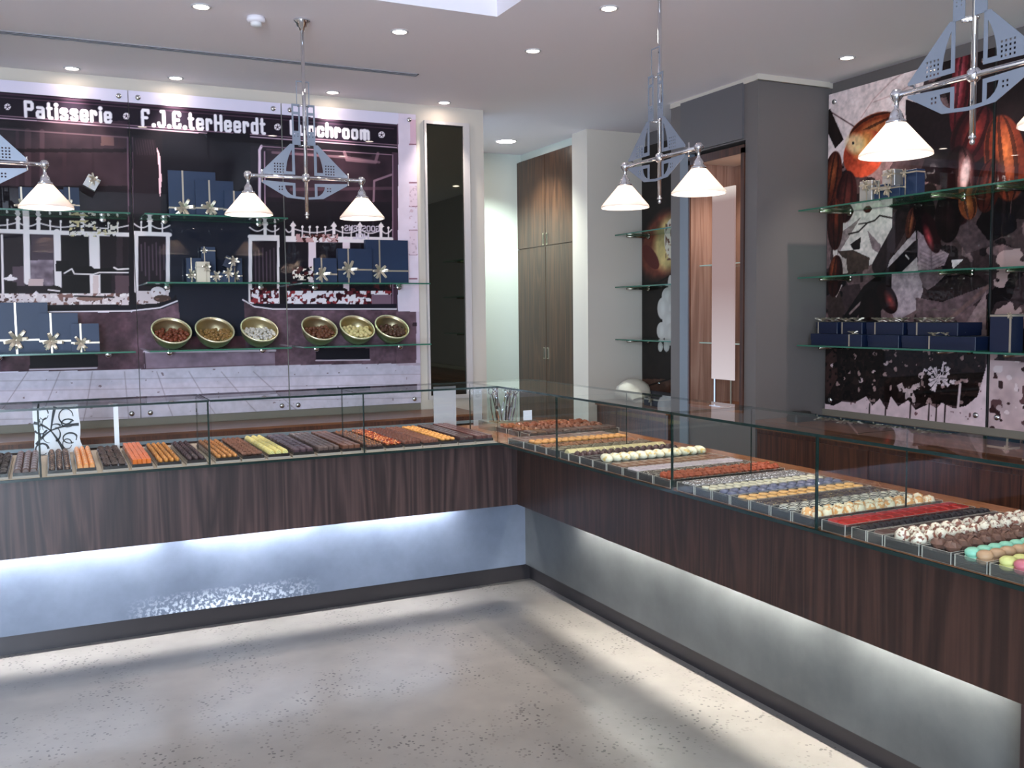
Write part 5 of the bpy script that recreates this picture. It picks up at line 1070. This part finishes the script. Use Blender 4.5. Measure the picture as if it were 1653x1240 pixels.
# ------------------------------------------------------------------ pendants
def pendant(label, loc, side):
    o = empty('pendant_lamp', loc, label, 'pendant lamp', 'chrome pendants over the counters'); H = ZC-loc[2]
    MB().lathe([(.001, H-.001), (.045, H-.001), (.046, H-.010), (.030, H-.022), (.026, H-.035), (.016, H-.042), (.014, H-.055)], 24).build('canopy', M_CHROME, o)
    MB().tube([(0, 0, -.19), (0, 0, H-.05)], .0095, 12).build('rod', M_CHROME, o)
    MB().lathe([(.001, -.218), (.007, -.214), (.009, -.207), (.006, -.199), (.012, -.196), (.012, -.190)], 14).build('finial', M_CHROME, o)
    MB().lathe([(.012, -.022), (.020, -.014), (.022, 0), (.020, .014), (.012, .022)], 16).build('hub', M_CHROME, o)
    MB().tube([(-.29, 0, 0), (.29, 0, 0)], .0095, 12).build('crossbar', M_CHROME, o)
    yp = .024
    for sx in (-1, 1):
        q = lambda L: [(sx*x, z) for x, z in L]
        sq = lambda x, z, w_, h_: q([(x-w_/2, z-h_/2), (x+w_/2, z-h_/2), (x+w_/2, z+h_/2), (x-w_/2, z+h_/2)])
        TM = Matrix.Translation((0, yp, 0))
        arc = [(.066, .150), (.076, .132), (.086, .108), (.094, .080), (.099, .050), (.100, .034), (.066, .034)]
        hl = [sq(.137+(i-1.5)*.0145, .050+(j-1.5)*.0145, .0075, .0075) for i in range(4) for j in range(4)]
        sheet('sail_plate', [q([(.052, .180), (.074, .180), (.236, .022), (.236, .014), (.052, .018)]), q(arc)]+hl, .0025, M_STEEL, o, TM)
        arc = [(.066, -.040), (.108, -.040), (.104, -.058), (.094, -.074), (.080, -.086), (.066, -.092)]
        hl = [sq(.130+(i-.5)*.0145, -.055+(j-.5)*.0145, .0075, .0075) for i in range(2) for j in range(2)]
        sheet('sail_plate', [q([(.052, -.026), (.236, -.018), (.236, -.026), (.098, -.104), (.0, -.112), (.0, -.100), (.052, -.096)]), q(arc)]+hl, .0025, M_STEEL, o, TM)
        sheet('tower_plate', [q([(.018, .176), (.062, .176), (.062, .390), (.018, .390)]), sq(.040, .292, .026, .086), sq(.040, .364, .026, .030)]+[sq(.031+i*.018, .222+j*.012, .005, .005) for i in range(2) for j in range(2)], .0025, M_STEEL, o, TM)
        MB().box(sx*.033-.002, sx*.033+.002, yp-.001, yp+.001, .390, .510).box(min(0, sx*.035), max(0, sx*.035), yp-.001, yp+.001, .506, .512).build('top_frame', M_STEEL, o)
        MB().tube([(sx*.231, 0, -.03), (sx*.231, 0, .034)], .004, 8).box(sx*.231-.002, sx*.231+.002, 0, yp, .012, .018).box(sx*.231-.002, sx*.231+.002, 0, yp, -.024, -.018).build('clip', M_CHROME, o)
        for z_ in (.170, .380): MB().tube([(sx*.005, 0, z_), (sx*.03, yp, z_)], .004, 8).build('clip', M_CHROME, o)
        lm = bpy.data.objects.new('lamp_holder', MB().lathe([(.001, .022), (.012, .020), (.021, .008), (.022, -.004), (.014, -.016), (.008, -.024), (.008, -.044), (.013, -.050), (.020, -.060), (.024, -.074), (.024, -.080), (.034, -.086), (.036, -.094), (.030, -.098), (.001, -.098)], 20).mesh('lamp_holder', M_CHROME)); COL.objects.link(lm); lm.parent = o; lm.location = (sx*.305, 0, 0)
        MB().lathe([(.030, -.088), (.034, -.094), (.121, -.196), (.1225, -.206), (.119, -.206), (.117, -.196), (.031, -.097)], 40, caps=False).build('shade', M_SHADE, lm)
        MB().ball((0, 0, -.135), .022, 12, sq=(1, 1, 1.3)).build('bulb', M_BULB, lm)
    o.rotation_euler = (0, 0, side); return o
M_BULB = emi('bulb_glow', (255, 232, 206), 14)
plist = [('pendant at the left photo edge, half cut off, over the left counter', (-.29, 5.12, 2.352), 0), ('middle pendant over the left counter in front of the shopfront mural', (1.270, 5.12, 2.352), 0), ('pendant over the far part of the right counter', (2.66, 3.85, 2.352), PI/2), ('nearest pendant, over the right counter before the cocoa mural', (2.66, 2.127, 2.352), PI/2)]
base_p = None
for lb, lc, sd in plist:
    if base_p is None: base_p = pendant(lb, lc, sd); o = base_p
    else: o = copy_tree(base_p); o.location = lc; o.rotation_euler = (0, 0, sd); o['label'] = 'chrome '+lb
    for sx in (-1, 1):
        v = Matrix.Rotation(sd, 3, 'Z') @ Vector((sx*.305, 0, 0)); light('pendant_bulb', 'POINT', (lc[0]+v.x, lc[1]+v.y, lc[2]-.175), PEND_W, (1, .90, .80), shadow_soft_size=.02)
base_p['label'] = 'chrome '+plist[0][0]
# ------------------------------------------------------------------ things on the far counters
tg = MB(); n = 14
vs = []; fs = []
for j in range(9):
    t = j/8; x = -.22+.44*t; hh = .19*math.sin(PI*min(1, t*1.05+.04))**.7
    for i in range(n): a = 2*PI*i/n; vs.append((x, .14*math.cos(a)*(.5+.5*math.sin(PI*(t*.9+.05))), max(0.0, hh/2*(1+math.sin(a)*1.0))+.004*math.sin(i*3+j)))
for j in range(8):
    for i in range(n): fs.append((j*n+i, j*n+(i+1) % n, (j+1)*n+(i+1) % n, (j+1)*n+i))
fs += [tuple(range(n)), tuple(8*n+i for i in range(n-1, -1, -1))]
tg.add(vs, fs, 0, True); o = tg.build('paper_bundle', pm('cream_paper', (226, 216, 198), .6), loc=(4.46, 6.86, .8645)); o.rotation_euler = (0, 0, 1.35); tag(o, 'rounded cream paper bundle on the low counter in the recess', 'bundle')
gift((4.50, 6.40, .8605), .20, .06, .16, 'dark navy gift box with a silver bow lying in the recess beside the cream bundle', None, .5, .9, .03, rot=(0, 0, -PI/2), body=M_NAVYD)
o = tag(MB().bbox(-.10, .10, -.05, .05, 0, .045, .012).bbox(-.07, .05, -.04, .04, .045, .065, .01).build('black_pouch', M_BLACK, loc=(4.50, 4.86, .8805)), 'small black pouch on the counter at the foot of the grey pier', 'pouch')
